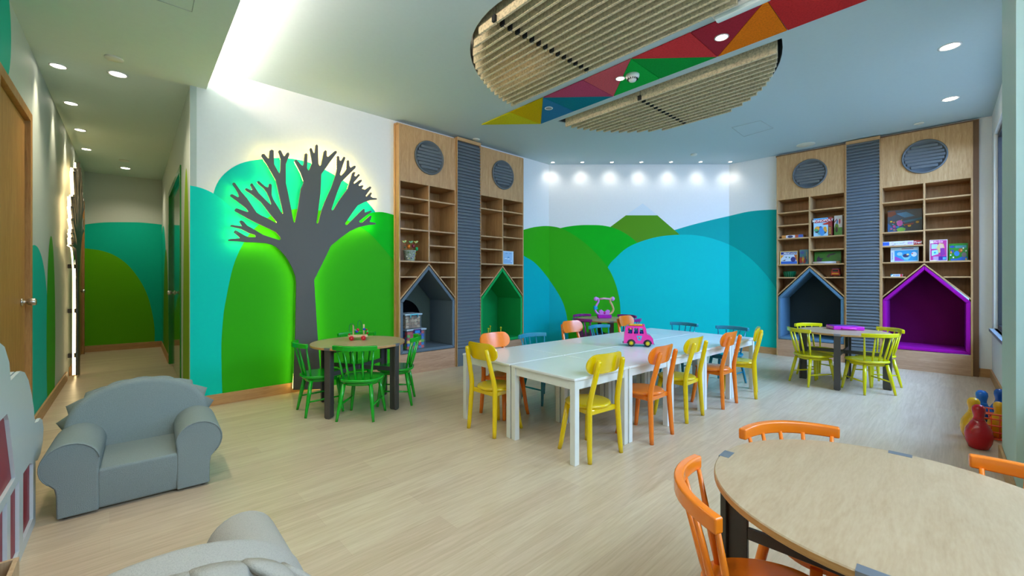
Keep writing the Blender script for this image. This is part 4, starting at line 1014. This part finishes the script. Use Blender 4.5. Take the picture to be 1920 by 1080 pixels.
def basket():
    x, _ = px2w(RIGHT, 1478.5, 510, 0.02); c = on_wall(RIGHT, x, 0.05)
    t = empty('plastic_basket', 'translucent green plastic basket on the low shelf left of the blue-grey nook', 'basket', (c.x, c.y, 1.2548), frame_of(RIGHT)[1])
    m = MB(); m.lathe([(0.070, 0.0), (0.088, 0.085), (0.092, 0.087), (0.092, 0.091), (0.084, 0.091), (0.066, 0.005), (0.001, 0.004)], n=32); m.build('tub', mat('green_translucent', '#0c7a52', 0.2, trans=0.3), parent=t)
    for k in range(16):
        a = 2*pi*k/16; MB().tube([(0.0715*cos(a), 0.0715*sin(a), 0.004), (0.089*cos(a), 0.089*sin(a), 0.084)], 0.002, 5).build('rib', mat('green_rib', '#149a6a', 0.3), parent=t)
basket()
def toy_truck():
    x, _ = px2w(RIGHT, 1566, 510, 0.0); c = on_wall(RIGHT, x, 0.06)
    t = empty('toy_truck', 'small red toy truck with yellow bumper on the low shelf right of the blue-grey nook', 'toy vehicle', (c.x, c.y, 1.2548), frame_of(RIGHT)[1])
    m = MB(); m.prism([(-0.058, 0.022), (0.058, 0.022), (0.05, 0.075), (0.04, 0.120), (-0.04, 0.120), (-0.05, 0.075)], -0.05, 0.08, 'y'); m.build('cab', paint('#b81f12'), parent=t, bevel=0.005)
    MB().box(-0.034, -0.054, 0.078, 0.034, -0.05, 0.108).build('windscreen', paint('#2a1a1c', 0.1), parent=t)
    MB().box(-0.042, -0.056, 0.040, 0.042, -0.05, 0.056).build('bumper', paint('#e8a21a'), parent=t)
    MB().box(-0.05, 0.0, 0.121, 0.05, 0.075, 0.128).build('roof', paint('#1d3a8a'), parent=t)
    for sx in (-1, 1):
        for yy in (-0.03, 0.055):
            M = Matrix.Translation((sx*0.052, yy, 0.02)) @ Matrix.Rotation(pi/2, 4, 'Y'); m = MB(); m.lathe([(0.02, -0.011), (0.02, 0.011)], n=16, M=M); m.build('wheel', paint('#3a2a14'), parent=t)
toy_truck()
# left column of bookcase D
game_box(RIGHT, 1664.5, 1729, 393, sh(1.845), 0.17, 0.015, 'wide dark blue undersea puzzle picture leaning at the back of its shelf', '#1e3348',
         [('r', 0, 0, 1, 1, '#2b4252'), ('p', [(0.25, 0.95), (1, 1), (1, 0.72), (0.6, 0.6), (0.3, 0.75)], '#354452'), ('p', [(0.25, 0.85), (0.55, 0.9), (0.8, 0.7), (0.5, 0.65)], '#3f7ea4'), ('p', [(0.4, 0.5), (1, 0.62), (1, 0.54), (0.5, 0.42)], '#1f6a8c'), ('p', [(0, 0.95), (0.22, 0.98), (0.26, 0.82), (0.1, 0.72), (0, 0.74)], '#7a3c22'), ('p', [(0, 0), (0.55, 0), (0.45, 0.28), (0.2, 0.2), (0, 0.45)], '#1a5f9a')]
         +speckle(26, ['#c0529a', '#d8b02a', '#c25a2a', '#58a03a', '#2a86c4', '#3aa6a0', '#8a3a6a'], 0.01, 0.55, 0.02, 0.6, 0.02, 0.05, 5)+[('e', 0.36, 0.42, 0.09, 0.13, '#c65a9e'), ('e', 0.64, 0.29, 0.05, 0.06, '#d8b42c'), ('e', 0.87, 0.42, 0.05, 0.05, '#c8a634'), ('p', [(0.48, 0.36), (0.78, 0.4), (0.74, 0.33), (0.5, 0.3)], '#8c3a30'), ('e', 0.4, 0.14, 0.13, 0.09, '#7ac04a')], 'puzzle')
t, wd, ht = game_box(RIGHT, 1655.5, 1728, 452, sh(1.655), -0.03, 0.22, 'long flat white, blue and red puzzle box lying under the undersea picture', '#d8dce6',
         [('r', 0, 0, 1, 1, '#dfe3ec'), ('r', 0, 0.1, 0.17, 0.9, '#1f5fd0'), ('r', 0.80, 0, 1, 1, '#b22430')]+speckle(12, ['#d06aa0', '#2a3a6a', '#48a8c8', '#7a4a9a', '#d8b860'], 0.18, 0.62, 0.05, 0.95, 0.02, 0.035, 8)+[('r', 0.66, 0.3, 0.78, 0.75, '#c0a0d0')], 'puzzle')
text_mesh('lettering', 'Trefl', t, wd*0.40, ht*0.5, -0.009, ht*0.7, '#ffffff', italic=0.2)
t, wd, ht = game_box(RIGHT, 1670, 1722.5, 463.5, zC, -0.01, 0.06, 'pale blue puzzle box with a picture in a wavy frame, under the long flat box', '#b7cfe0',
         [('r', 0, 0, 1, 1, '#b3cfe0'), ('r', 0, 0.02, 0.12, 0.8, '#dce8f0'), ('r', 0.15, 0.08, 0.97, 0.78, '#1f97cf'), ('p', [(0.15, 0.08), (0.5, 0.08), (0.3, 0.28), (0.15, 0.4)], '#9a4ab8'), ('e', 0.33, 0.55, 0.1, 0.12, '#9cc8e2'), ('p', [(0.35, 0.5), (0.5, 0.15), (0.62, 0.12), (0.75, 0.4), (0.6, 0.3)], '#7cc4ea'), ('e', 0.55, 0.42, 0.11, 0.12, '#2a2a5a'), ('e', 0.62, 0.5, 0.05, 0.06, '#d8cc8a'), ('e', 0.84, 0.5, 0.1, 0.16, '#d8e2ee'), ('e', 0.78, 0.55, 0.03, 0.04, '#c8503a'), ('r', 0.4, 0.86, 0.82, 0.93, '#8f6f8a')], 'puzzle')
text_mesh('lettering', 'Clementoni', t, -wd*0.44, ht*0.40, -0.0062, ht*0.11, '#1d4fb4', rot=-pi/2)
t, wd, ht = game_box(RIGHT, 1670, 1692, 514, 1.2545, -0.03, 0.10, 'small white and blue box lying on the low shelf left of the magenta nook', '#dfe6f0',
         [('r', 0, 0, 1, 1, '#e2e8f2'), ('p', [(0, 0.3), (0.2, 1), (0, 1)], '#1f8fb4'), ('e', 0.28, 0.5, 0.05, 0.22, '#14305a'), ('r', 0.38, 0.3, 0.76, 0.75, '#6f8fc8'), ('r', 0.82, 0, 1, 1, '#d23a48')], 'box')
# right column of bookcase D
t, wd, ht = game_box(RIGHT, 1743, 1776.5, 449.5, zC, 0.0, 0.06, 'tall pink activity box with a long-haired figure and blue pictures on the cover', '#e2d6e6',
         [('r', 0, 0, 1, 1, '#efe6ee'), ('r', 0.04, 0.04, 0.96, 0.97, '#c22f92'), ('r', 0.1, 0.58, 0.45, 0.8, '#a6cdec'), ('p', [(0.12, 0.25), (0.5, 0.33), (0.45, 0.53), (0.12, 0.5)], '#9fdcee'), ('e', 0.3, 0.4, 0.07, 0.04, '#1f9fd0'), ('p', [(0.36, 0.62), (0.55, 0.84), (0.78, 0.8), (0.84, 0.6), (0.7, 0.62), (0.6, 0.4), (0.5, 0.38), (0.46, 0.55)], '#dcc687'), ('e', 0.66, 0.68, 0.09, 0.1, '#e6b8ae'), ('p', [(0.6, 0.6), (0.82, 0.6), (0.88, 0.3), (0.62, 0.22)], '#8a2a9a'), ('r', 0.2, 0.04, 0.5, 0.22, '#b89adc'), ('r', 0.52, 0.04, 0.96, 0.22, '#43249a'), ('r', 0.74, 0.07, 0.92, 0.18, '#52b0e0'), ('r', 0.04, 0.0, 0.4, 0.05, '#f0eccc'), ('r', 0.05, 0.84, 0.22, 0.95, '#e8e4ea')], 'activity set')
text_mesh('lettering', 'Barbie', t, -wd*0.02, ht*0.90, -0.0078, ht*0.12, '#ffd6f0', italic=0.3)
t, wd, ht = game_box(RIGHT, 1779, 1815, 456.5, zC, 0.02, 0.06, 'green puzzle box with blue wave along the bottom and colourful animals', '#14701a',
         [('r', 0, 0, 1, 1, '#1f8a14'), ('p', [(0.1, 0.02), (0.98, 0.02), (0.98, 0.2), (0.75, 0.25), (0.4, 0.12), (0.1, 0.12)], '#1460c4'), ('e', 0.18, 0.82, 0.14, 0.07, '#1a48b0'), ('r', 0.34, 0.74, 0.92, 0.88, '#3d8a9a'), ('e', 0.18, 0.56, 0.1, 0.1, '#244a9a'), ('e', 0.12, 0.5, 0.05, 0.07, '#e08a2a'), ('e', 0.42, 0.42, 0.14, 0.15, '#1f7fd0'), ('e', 0.62, 0.6, 0.11, 0.12, '#b04a1c'), ('e', 0.66, 0.6, 0.05, 0.05, '#eaa22c'), ('e', 0.8, 0.34, 0.13, 0.14, '#6f6a72'), ('e', 0.76, 0.72, 0.04, 0.05, '#e4eae0'), ('e', 0.9, 0.56, 0.04, 0.05, '#e4eae0'), ('e', 0.1, 0.34, 0.04, 0.05, '#cde0ea'), ('e', 0.24, 0.2, 0.045, 0.05, '#cde0ea'), ('e', 0.9, 0.08, 0.04, 0.06, '#d8b22c')], 'puzzle')
# pale card on the shelf over the green nook
t, wd, ht = game_box(TREE, 942.6, 962.6, 471, 1.4545, -0.06, 0.03, 'pale blue framed card standing over the green nook', '#c3dbe8',
         [('r', 0, 0, 1, 1, '#c6dfec'), ('r', 0.07, 0.06, 0.88, 0.93, '#9cc0de'), ('r', 0.25, 0.8, 0.45, 0.84, '#6f98b8'), ('r', 0.6, 0.8, 0.8, 0.86, '#7fa8c4'), ('e', 0.52, 0.52, 0.1, 0.06, '#6098c4'), ('r', 0.18, 0.40, 0.38, 0.45, '#eef4f8'), ('r', 0.46, 0.39, 0.6, 0.45, '#eef4f8'), ('r', 0.22, 0.35, 0.36, 0.37, '#5f8898'), ('r', 0.08, 0.06, 0.88, 0.32, '#8fb4d8'), ('r', 0.76, 0.2, 0.82, 0.3, '#eef4f8')], 'card')
# flower pot with wooden birds
def pot():
    x, z = px2w(TREE, 768, 489, 0.03); c = on_wall(TREE, x, -0.03)
    t = empty('flower_pot', 'speckled flower pot with wooden birds and eggs on sticks', 'decoration', (c.x, c.y, 1.4545), frame_of(TREE)[1])
    m = MB(); m.lathe([(0.060, 0), (0.063, 0.004), (0.080, 0.125), (0.084, 0.128), (0.084, 0.136), (0.076, 0.136), (0.07, 0.12), (0.001, 0.118)], n=28); m.build('pot', felt('pot_speckle', '#aab4a4', 0.6, 60), parent=t)
    rr = random.Random(4); cols = ['#c8c02c', '#7c5aa0', '#e0e0dc', '#5a8a3a']
    for k in range(16):
        a = -pi/2+rr.uniform(-1.2, 1.2); zz = rr.uniform(0.02, 0.11); r_ = 0.0645+0.0155*zz/0.125
        m = MB(); m.ball((r_*cos(a), r_*sin(a), zz), 0.008, 8, 0, (1, 1, 1)); m.build('painted_dot', paint(cols[k % 4]), parent=t)
    for (dx, dz, kind, col) in ((-0.085, 0.245, 'bird', '#d8d01c'), (0.01, 0.245, 'bird', '#6fae22'), (0.085, 0.250, 'bird', '#d8cc1c'), (-0.02, 0.185, 'egg', '#ef7a12'), (0.045, 0.195, 'egg', '#8a1c3c'), (0.098, 0.160, 'egg', '#16a860'), (-0.07, 0.205, 'bead', '#d86a4a'), (-0.075, 0.17, 'bead', '#1c7a54')):
        b = Vector((dx*0.4, 0.0, 0.118)); e = Vector((dx, -0.012, dz)); MB().tube([b, e], 0.002, 6).build('stick', paint('#b98e5a'), parent=t)
        m = MB()
        if kind == 'bird':
            s_ = 1 if dx >= 0 else -1
            m.prism([(e.x-0.035, e.z+0.008), (e.x-0.012, e.z-0.014), (e.x+0.016, e.z-0.012), (e.x+0.026, e.z+0.004), (e.x+0.040, e.z+0.010), (e.x+0.026, e.z+0.016), (e.x+0.012, e.z+0.018), (e.x, e.z+0.006), (e.x-0.016, e.z+0.010)], e.y-0.005, e.y+0.005, 'y')
            o = m.build('bird', paint(col), parent=t, bevel=0.002, seg=1)
            MB().box(e.x-0.008, e.y-0.0065, e.z-0.006, e.x+0.012, e.y-0.0055, e.z+0.003).build('wing', paint('#1f7a2a'), parent=o)
        elif kind == 'egg': m.ball(e, 0.021, 12, 0, (0.9, 0.9, 1.25)); m.build('egg', paint(col, 0.25), parent=t)
        else: m.ball(e, 0.009, 8); m.build('bead', paint(col), parent=t)
pot()
# storage boxes in the grey nook
M_clear = mat('clear_plastic', '#b9cbd6', 0.15, alpha=0.07)
def storage(label, x, y, z, wd, dp, ht, handle, fill, seed, latch):
    c = on_wall(TREE, x, y); t = empty('storage_box', label, 'storage box', (c.x, c.y, z), frame_of(TREE)[1]+0.04, 'stacked storage boxes')
    m = MB(); a = 0.003
    lo, hi = 0.46, 0.5
    for (x0, y0, x1, y1) in ((-wd/2, -dp/2, wd/2, -dp/2+a), (-wd/2, dp/2-a, wd/2, dp/2), (-wd/2, -dp/2+a, -wd/2+a, dp/2-a), (wd/2-a, -dp/2+a, wd/2, dp/2-a)): m.box(x0, y0, 0, x1, y1, ht)
    m.box(-wd/2, -dp/2, 0, wd/2, dp/2, a); m.build('tub', M_clear, parent=t)
    MB().box(-wd/2-0.012, -dp/2-0.012, ht, wd/2+0.012, dp/2+0.012, ht+0.022).build('lid', mat('lid_plastic', '#b4c4cf', 0.3), parent=t, bevel=0.005)
    h = MB(); h.tube([(-0.055, -dp/2-0.014, ht-0.028), (-0.052, -dp/2-0.022, ht+0.012), (0.052, -dp/2-0.022, ht+0.012), (0.055, -dp/2-0.014, ht-0.028)], 0.008, 8); h.build('latch_handle', paint(handle), parent=t)
    if latch: MB().box(-0.030, -dp/2-0.013, ht-0.035, 0.050, -dp/2-0.004, ht+0.004).build('latch', paint(latch), parent=t, bevel=0.003)
    rr = random.Random(seed); m = MB(); mats = [paint(c_) for c_ in fill]
    nx, nz = int(wd/0.040), int((ht-0.02)/0.036)
    for i in range(nx):
        for k in range(nz):
            for j in (0, 1, 2):
                cx_ = -wd/2+0.012+(i+0.5)*(wd-0.024)/nx+rr.uniform(-.003, .003); cz = 0.008+(k+0.5)*(ht-0.02)/nz; cy = -dp/2+0.026+j*0.04
                M = Matrix.Translation((cx_, cy, cz)) @ Matrix.Rotation(rr.uniform(-0.25, 0.25), 4, 'Y') @ Matrix.Rotation(rr.uniform(-0.15, 0.15), 4, 'Z')
                m.box(-0.021, -0.012, -0.017, 0.021, 0.012, 0.017, rr.randrange(len(mats)), M)
    m.build('contents', mats, parent=t, kind='stuff')
    return t
NZ = 0.309
xs, _ = px2w(TREE, 778, 620, 0.02)
storage('clear box full of coloured building blocks, bottom of the stack in the grey nook', xs-0.03, 0.02, NZ, 0.275, 0.24, 0.245, '#4a1a6a', ['#b8283a', '#1f50b4', '#e2c23a', '#5fae2a', '#c84a4a', '#1a7ac0'], 3, '#2a8ad8')
storage('clear box of wooden pieces, on top of the stack in the grey nook', xs-0.07, 0.02, NZ+0.268, 0.235, 0.23, 0.175, '#58c4dc', ['#b89a78', '#8a6a4c', '#c9ad8c', '#9a7a58'], 6, None)
# ring toss in the green nook
def ring_toss():
    x, _ = px2w(TREE, 928, 630, 0.0); c = on_wall(TREE, x-0.03, 0.10)
    t = empty('ring_toss', 'ring toss game with four yellow pegs in the green nook', 'toy', (c.x, c.y, 0.309), frame_of(TREE)[1]+pi/4)
    for r_ in (0, pi/2):
        M = Matrix.Rotation(r_, 4, 'Z'); MB().box(-0.20, -0.018, 0.0+(0.014 if r_ else 0), 0.20, 0.018, 0.013+(0.014 if r_ else 0), M=M).build('base_bar', paint('#8a1c24'), parent=t, bevel=0.002, seg=1)
    for dx, dy in ((0.18, 0), (-0.18, 0), (0, 0.18), (0, -0.18)):
        p = MB(); p.tube([(dx, dy, 0.012), (dx, dy, 0.15)], 0.008, 10); p.ball((dx, dy, 0.158), 0.016, 10); p.build('peg', paint('#cfc414'), parent=t)
    def ring(cx_, cy, z, col, r_=0.075):
        m = MB(); pts = [(cx_+r_*cos(2*pi*i/28), cy+r_*sin(2*pi*i/28), z) for i in range(29)]; m.tube(pts, 0.008, 8, cap=False); return tag(m.build('throwing_ring', paint(col), loc=(c.x, c.y, 0.309), rz=frame_of(TREE)[1]+pi/4), RL[col], 'ring', 'throwing rings')
    RL = {'#0f7a2a': 'green throwing ring lying round the left peg', '#c8462a': 'red throwing ring lying at the middle of the ring toss', '#4a2ab0': 'violet throwing ring lying round the back right peg', '#e07a20': 'orange throwing ring leaning low between the pegs'}
    ring(-0.17, 0.01, 0.04, '#0f7a2a'); ring(0.17, 0.012, 0.04, '#4a2ab0'); ring(0.0, 0.165, 0.05, '#c8462a', 0.07); ring(0.0, -0.165, 0.05, '#e07a20', 0.07)
ring_toss()

# bead-maze cart on the green table
def bead_cart():
    x, y = px2z(671, 636, 0.62); t = empty('bead_cart', 'wooden pull-along bead cart with red wheels on the table among the green chairs', 'toy', (x, y, 0.6155), 0.28)
    bw = wood('toy_wood', '#c9a878', '#e2c79c'); m = MB(); m.prism(rrect(0.092, 0.042, 0.03, 5), 0.026, 0.048, 'z'); m.build('base', bw, parent=t, bevel=0.004)
    for sx in (-1, 1):
        for sy in (-1, 1):
            M = Matrix.Translation((sx*0.055, sy*0.052, 0.0225)) @ Matrix.Rotation(pi/2, 4, 'X'); m = MB(); m.lathe([(0.016, -0.008), (0.0225, -0.006), (0.0225, 0.006), (0.016, 0.008)], n=20, M=M); w_ = m.build('wheel', paint('#cc1424', 0.25), parent=t)
            M2 = Matrix.Translation((sx*0.055, sy*0.0615, 0.0225)) @ Matrix.Rotation(pi/2, 4, 'X'); m = MB(); m.lathe([(0.004, -0.002), (0.004, 0.002)], n=10, M=M2); m.build('hub_cap', bw, parent=w_)
    for px_, h in ((-0.042, 0.148), (0.055, 0.150)): MB().tube([(px_, 0, 0.045), (px_, 0, h)], 0.0075, 10).build('post', bw, parent=t)
    def wire(pts, col):
        c = catmull([(p[0], p[1]) for p in pts], 6); MB().tube([(p[0], -0.012, p[1]) for p in c], 0.0028, 8).build('wire', paint(col), parent=t)
    wire([(-0.078, 0.048), (-0.078, 0.13), (-0.068, 0.155), (-0.055, 0.160), (-0.04, 0.152), (-0.032, 0.13), (-0.03, 0.10), (-0.01, 0.085), (0.0, 0.10), (0.0, 0.16), (0.008, 0.185), (0.018, 0.19), (0.028, 0.18), (0.034, 0.15), (0.034, 0.12), (0.045, 0.10), (0.065, 0.103), (0.085, 0.09), (0.092, 0.07), (0.088, 0.048)], '#0a6a3a')
    for (bx_, bz, r_, col) in ((-0.078, 0.056, 0.010, '#b01830'), (-0.025, 0.098, 0.009, '#5ac85a'), (-0.010, 0.084, 0.016, '#1f3aa8'), (0.001, 0.098, 0.016, '#b81e30'), (0.060, 0.103, 0.012, '#1f3ac0'), (0.083, 0.097, 0.010, '#b02a20'), (0.091, 0.082, 0.008, '#7ad88a'), (0.089, 0.064, 0.010, '#a81c20')):
        m = MB(); m.ball((bx_, -0.012, bz), r_, 12); m.build('bead', paint(col, 0.2), parent=t)
bead_cart()

# pink toy bus on the white tables
def bus():
    xa, ya = px2z(1188, 648, 0.567); t = empty('toy_bus', 'pink plastic toy bus with yellow hubs on the white tables', 'toy vehicle', (1.225, 4.125, 0.5665), R_(-14))
    pk = mat('bus_pink', '#ee3ba6', 0.2, coat=0.4); navy = paint('#182a9a'); sc = 1.0
    prof = [(-0.135, 0.030), (-0.128, 0.115), (-0.118, 0.185), (-0.100, 0.196), (0.052, 0.196), (0.068, 0.186), (0.080, 0.120), (0.112, 0.108), (0.135, 0.080), (0.142, 0.030)]
    def cutarch(cx_): return [(cx_-0.040, 0.030)]+[(cx_+0.040*cos(R_(a)), 0.030+0.040*sin(R_(a))) for a in range(165, 0, -15)]+[(cx_+0.040, 0.030)]
    side = [(-0.135, 0.030)]+cutarch(-0.065)+cutarch(0.085)+[(0.142, 0.030)]+list(reversed(prof[1:-1]))
    wins = [[(-0.095, 0.125), (-0.055, 0.125), (-0.055, 0.178), (-0.092, 0.178)], [(-0.040, 0.125), (-0.002, 0.125), (-0.002, 0.178), (-0.040, 0.178)], [(0.013, 0.125), (0.050, 0.125), (0.044, 0.178), (0.013, 0.178)]]
    m = MB()
    for s_ in (-1, 1): holed(m, side, wins, lambda x, z: (x, s_*0.072, z), lambda x, z: (x, s_*0.064, z))
    top = prof
    for i in range(len(top)-1):
        a, b = top[i], top[i+1]; m.add([(a[0], -0.072, a[1]), (b[0], -0.072, b[1]), (b[0], 0.072, b[1]), (a[0], 0.072, a[1])], [(0, 1, 2, 3)])
    m.build('body', pk, parent=t)
    MB().box(-0.128, -0.0635, 0.042, 0.128, 0.0635, 0.062).build('floor_pan', navy, parent=t)
    for x0 in (-0.085, -0.030, 0.022):
        MB().box(x0, -0.055, 0.062, x0+0.03, 0.055, 0.150).build('seat', navy, parent=t, bevel=0.004)
    MB().box(-0.146, -0.078, 0.022, 0.150, 0.078, 0.030).build('chassis', paint('#9aa4b4'), parent=t, bevel=0.003)
    MB().prism([(-0.088, 0.1965), (0.045, 0.1965), (0.035, 0.210), (-0.078, 0.210)], -0.042, 0.042, 'y').build('roof_hatch', paint('#f0b414', 0.25), parent=t, bevel=0.003)
    MB().box(0.040, -0.04, 0.1965, 0.062, 0.04, 0.212).build('roof_light', pk, parent=t, bevel=0.004)
    M = Matrix.Translation((-0.135, 0, 0)) @ Matrix.Rotation(R_(7), 4, 'Y')
    MB().box(-0.002, -0.045, 0.108, 0.001, 0.045, 0.168, M=M).build('rear_window', paint('#2a7aa4', 0.15), parent=t)
    MB().box(-0.0035, -0.012, 0.125, -0.0021, 0.012, 0.16, M=M).build('window_sticker', paint('#dfe6ee'), parent=t)
    MB().box(-0.0035, -0.028, 0.052, 0.0015, 0.028, 0.078, M=M).build('rear_plate', paint('#3a8ab8'), parent=t)
    for s_ in (-1, 1):
        MB().prism([(-0.015, 0.105), (0.035, 0.105), (0.022, 0.060), (0.0, 0.060)], s_*0.0722, s_*0.0732, 'y').build('side_sticker', paint('#28b4dc'), parent=t)
        m = MB(); M3 = Matrix.Translation((0.010, s_*0.0738, 0.085)) @ Matrix.Rotation(pi/2, 4, 'X'); m.lathe([(0.010, -0.0008), (0.010, 0.0008)], n=12, M=M3); m.build('sticker_dot', paint('#e8785a'), parent=t)
        for cx_ in (-0.065, 0.085):
            M3 = Matrix.Translation((cx_, s_*0.066, 0.034)) @ Matrix.Rotation(-s_*pi/2, 4, 'X'); m = MB(); m.lathe([(0.034, -0.014), (0.034, 0.010), (0.030, 0.014), (0.018, 0.0145), (0.001, 0.0145)], n=28, M=M3); w_ = m.build('wheel', paint('#15171c', 0.5), parent=t)
            m = MB(); m.lathe([(0.019, 0.0146), (0.018, 0.018), (0.001, 0.018)], n=20, M=M3); h_ = m.build('hub_cap', paint('#e8cc12', 0.25), parent=w_)
            m = MB()
            for k in range(6):
                a = pi*k/3; m.lathe([(0.0032, 0.0181), (0.0032, 0.0184)], c=(0.012*cos(a), 0.012*sin(a), 0), n=8, M=M3)
            m.build('hub_hole', M_dark, parent=w_)
bus()

# lyre toy on the purple table
def lyre():
    x, y = px2z(1133, 596.5, 0.615); t = empty('toy_lyre', 'pink and purple toy lyre standing on the table among the purple chairs', 'toy', (x, y, 0.6155), 0.1)
    m = MB(); m.prism([(-0.10, 0.0), (0.10, 0.0), (0.115, 0.05), (-0.115, 0.05)], -0.035, 0.035, 'y'); m.build('base', paint('#b013a8', 0.25), parent=t, bevel=0.006)
    for s_, col in ((-1, '#d484d8'), (1, '#d2b07a')):
        c = catmull([(s_*0.04, 0.055), (s_*0.11, 0.075), (s_*0.145, 0.13), (s_*0.125, 0.20), (s_*0.095, 0.255), (s_*0.10, 0.30), (s_*0.135, 0.315)], 5)
        MB().tube([(a, 0, b) for a, b in c], 0.017, 10).build('arm', paint(col, 0.25), parent=t)
        m = MB(); m.ball((s_*0.135, 0, 0.30), 0.034, 14, 0, (1, 0.6, 1)); m.build('scroll', paint('#d58adf', 0.25), parent=t)
    MB().tube([(-0.09, 0, 0.295), (0, 0, 0.305), (0.09, 0, 0.295)], 0.016, 10).build('crossbar', paint('#e2a4b4', 0.25), parent=t)
    m = MB(); m.prism([(-0.075, 0.05), (0.075, 0.05), (0.09, 0.115), (0.05, 0.135), (0.0, 0.095), (-0.05, 0.135), (-0.09, 0.115)], -0.02, 0.02, 'y'); m.build('bow', paint('#d474d0', 0.25), parent=t, bevel=0.008)
    m = MB(); m.ball((0, -0.022, 0.085), 0.018, 10, 0, (1, 0.5, 1.2)); m.build('heart', paint('#c01a8a', 0.2), parent=t)
    m = MB(); m.prism([(-0.165, 0.13), (-0.11, 0.14), (-0.115, 0.18), (-0.165, 0.195)], -0.022, 0.022, 'y'); m.build('butterfly', paint('#1c9fd6', 0.25), parent=t, bevel=0.004)
lyre()
# magenta case on the yellow table
x, y = px2z(1584, 617.5, 0.615)
t = empty('plastic_case', 'flat magenta plastic case on the table among the lemon chairs', 'case', (x, y, 0.6155), -0.30)
m = MB(); m.box(-0.155, -0.11, 0, 0.155, 0.11, 0.044); m.build('shell', mat('case_magenta', '#c413b4', 0.25, coat=0.3), parent=t, bevel=0.009, seg=3)
MB().box(-0.13, -0.085, 0.0442, 0.13, 0.085, 0.0465).build('lid_panel', paint('#6a3a9a', 0.3), parent=t, bevel=0.001, seg=1)
h = MB(); h.tube([(-0.07, -0.108, 0.02), (-0.06, -0.128, 0.02), (0.06, -0.128, 0.02), (0.07, -0.108, 0.02)], 0.008, 8); h.build('handle', paint('#d832c8', 0.3), parent=t)

# bowling set by the pier
def pin(label, x, y, col, s_=1.0, cat='bowling pin'):
    t = empty('bowling_pin', label, cat, (x, y, 0), 0, 'plastic bowling pins')
    pr = [(0.040, 0.0), (0.052, 0.006), (0.068, 0.05), (0.0735, 0.095), (0.066, 0.140), (0.045, 0.180), (0.030, 0.205), (0.0275, 0.225), (0.031, 0.245), (0.036, 0.268), (0.034, 0.292), (0.022, 0.308), (0.004, 0.313)]
    m = MB(); m.lathe([(a*s_, b*s_) for a, b in pr], n=28); m.build('body', paint(col, 0.18), parent=t)
    m = MB(); m.lathe([(0.0290*s_, 0.198*s_), (0.0325*s_, 0.200*s_), (0.0325*s_, 0.208*s_), (0.0290*s_, 0.211*s_)], n=24); m.build('neck_band', paint(col, 0.3), parent=t)
def pf(px, py): Y = H*F/(py-HY); return (px-CX)*Y/F, Y
r0 = pf(1849.5, 843)
pin('red plastic bowling pin in front, nearest the orange basket', r0[0]-0.026, r0[1]+0.026, '#b00c1c')
pin('yellow plastic bowling pin just behind the red one', 3.50, 3.215, '#dba40e')
pin('blue plastic bowling pin at the back of the group, topmost in the picture', 3.80, 3.43, '#0f5fb8')
pin('blue plastic bowling pin beside the orange basket, cut by the pier', 3.995, 3.47, '#0f4fa8')
bp = on_wall(WINW, 2.95, -0.13); bxy = (bp.x, bp.y)
t = empty('plastic_basket', 'orange slatted plastic basket behind the red bowling pin by the pier', 'basket', (bxy[0], bxy[1], 0), frame_of(WINW)[1])
mo = paint('#f0541c', 0.3)
for z in (0.0, 0.05, 0.10, 0.15, 0.185):
    m = MB(); q = rrect(0.10+z*0.05, 0.085+z*0.05, 0.02, 3); pts = [(a, b, z+0.006) for a, b in q]; m.tube(pts+[pts[0]], 0.006, 6, cap=False); m.build('hoop', mo, parent=t)
for k in range(14):
    a = 2*pi*k/14; q0 = (0.105*cos(a), 0.088*sin(a)); l = max(abs(q0[0])/0.10, abs(q0[1])/0.085); q0 = (q0[0]/l, q0[1]/l)
    MB().tube([(q0[0], q0[1], 0.004), (q0[0]*1.09, q0[1]*1.09, 0.192)], 0.004, 6).build('rib', mo, parent=t)
MB().box(-0.095, -0.08, 0.0, 0.095, 0.08, 0.008).build('bottom', mo, parent=t)
for dx, dy, col, lb in ((-0.066, -0.03, '#b8142a', 'dark red toy ball in the orange basket'), (-0.066, 0.034, '#1a3a9a', 'navy toy ball in the orange basket')):
    m = MB(); m.ball((0, 0, 0), 0.024, 16); c = Matrix.Rotation(frame_of(WINW)[1], 3, 'Z') @ Vector((dx, dy, 0)); tag(m.build('toy_ball', paint(col, 0.2), loc=(bxy[0]+c.x, bxy[1]+c.y, 0.033)), lb, 'ball', 'balls in the basket')
c = Matrix.Rotation(frame_of(WINW)[1], 3, 'Z') @ Vector((0.025, 0, 0))
pin('yellow plastic bowling pin standing in the orange basket', bxy[0]+c.x, bxy[1]+c.y, '#e2a812', 0.86)
bpy.context.view_layer.update()
[o for o in bpy.data.objects if o.get('label') == 'yellow plastic bowling pin standing in the orange basket'][0].location.z = 0.0085
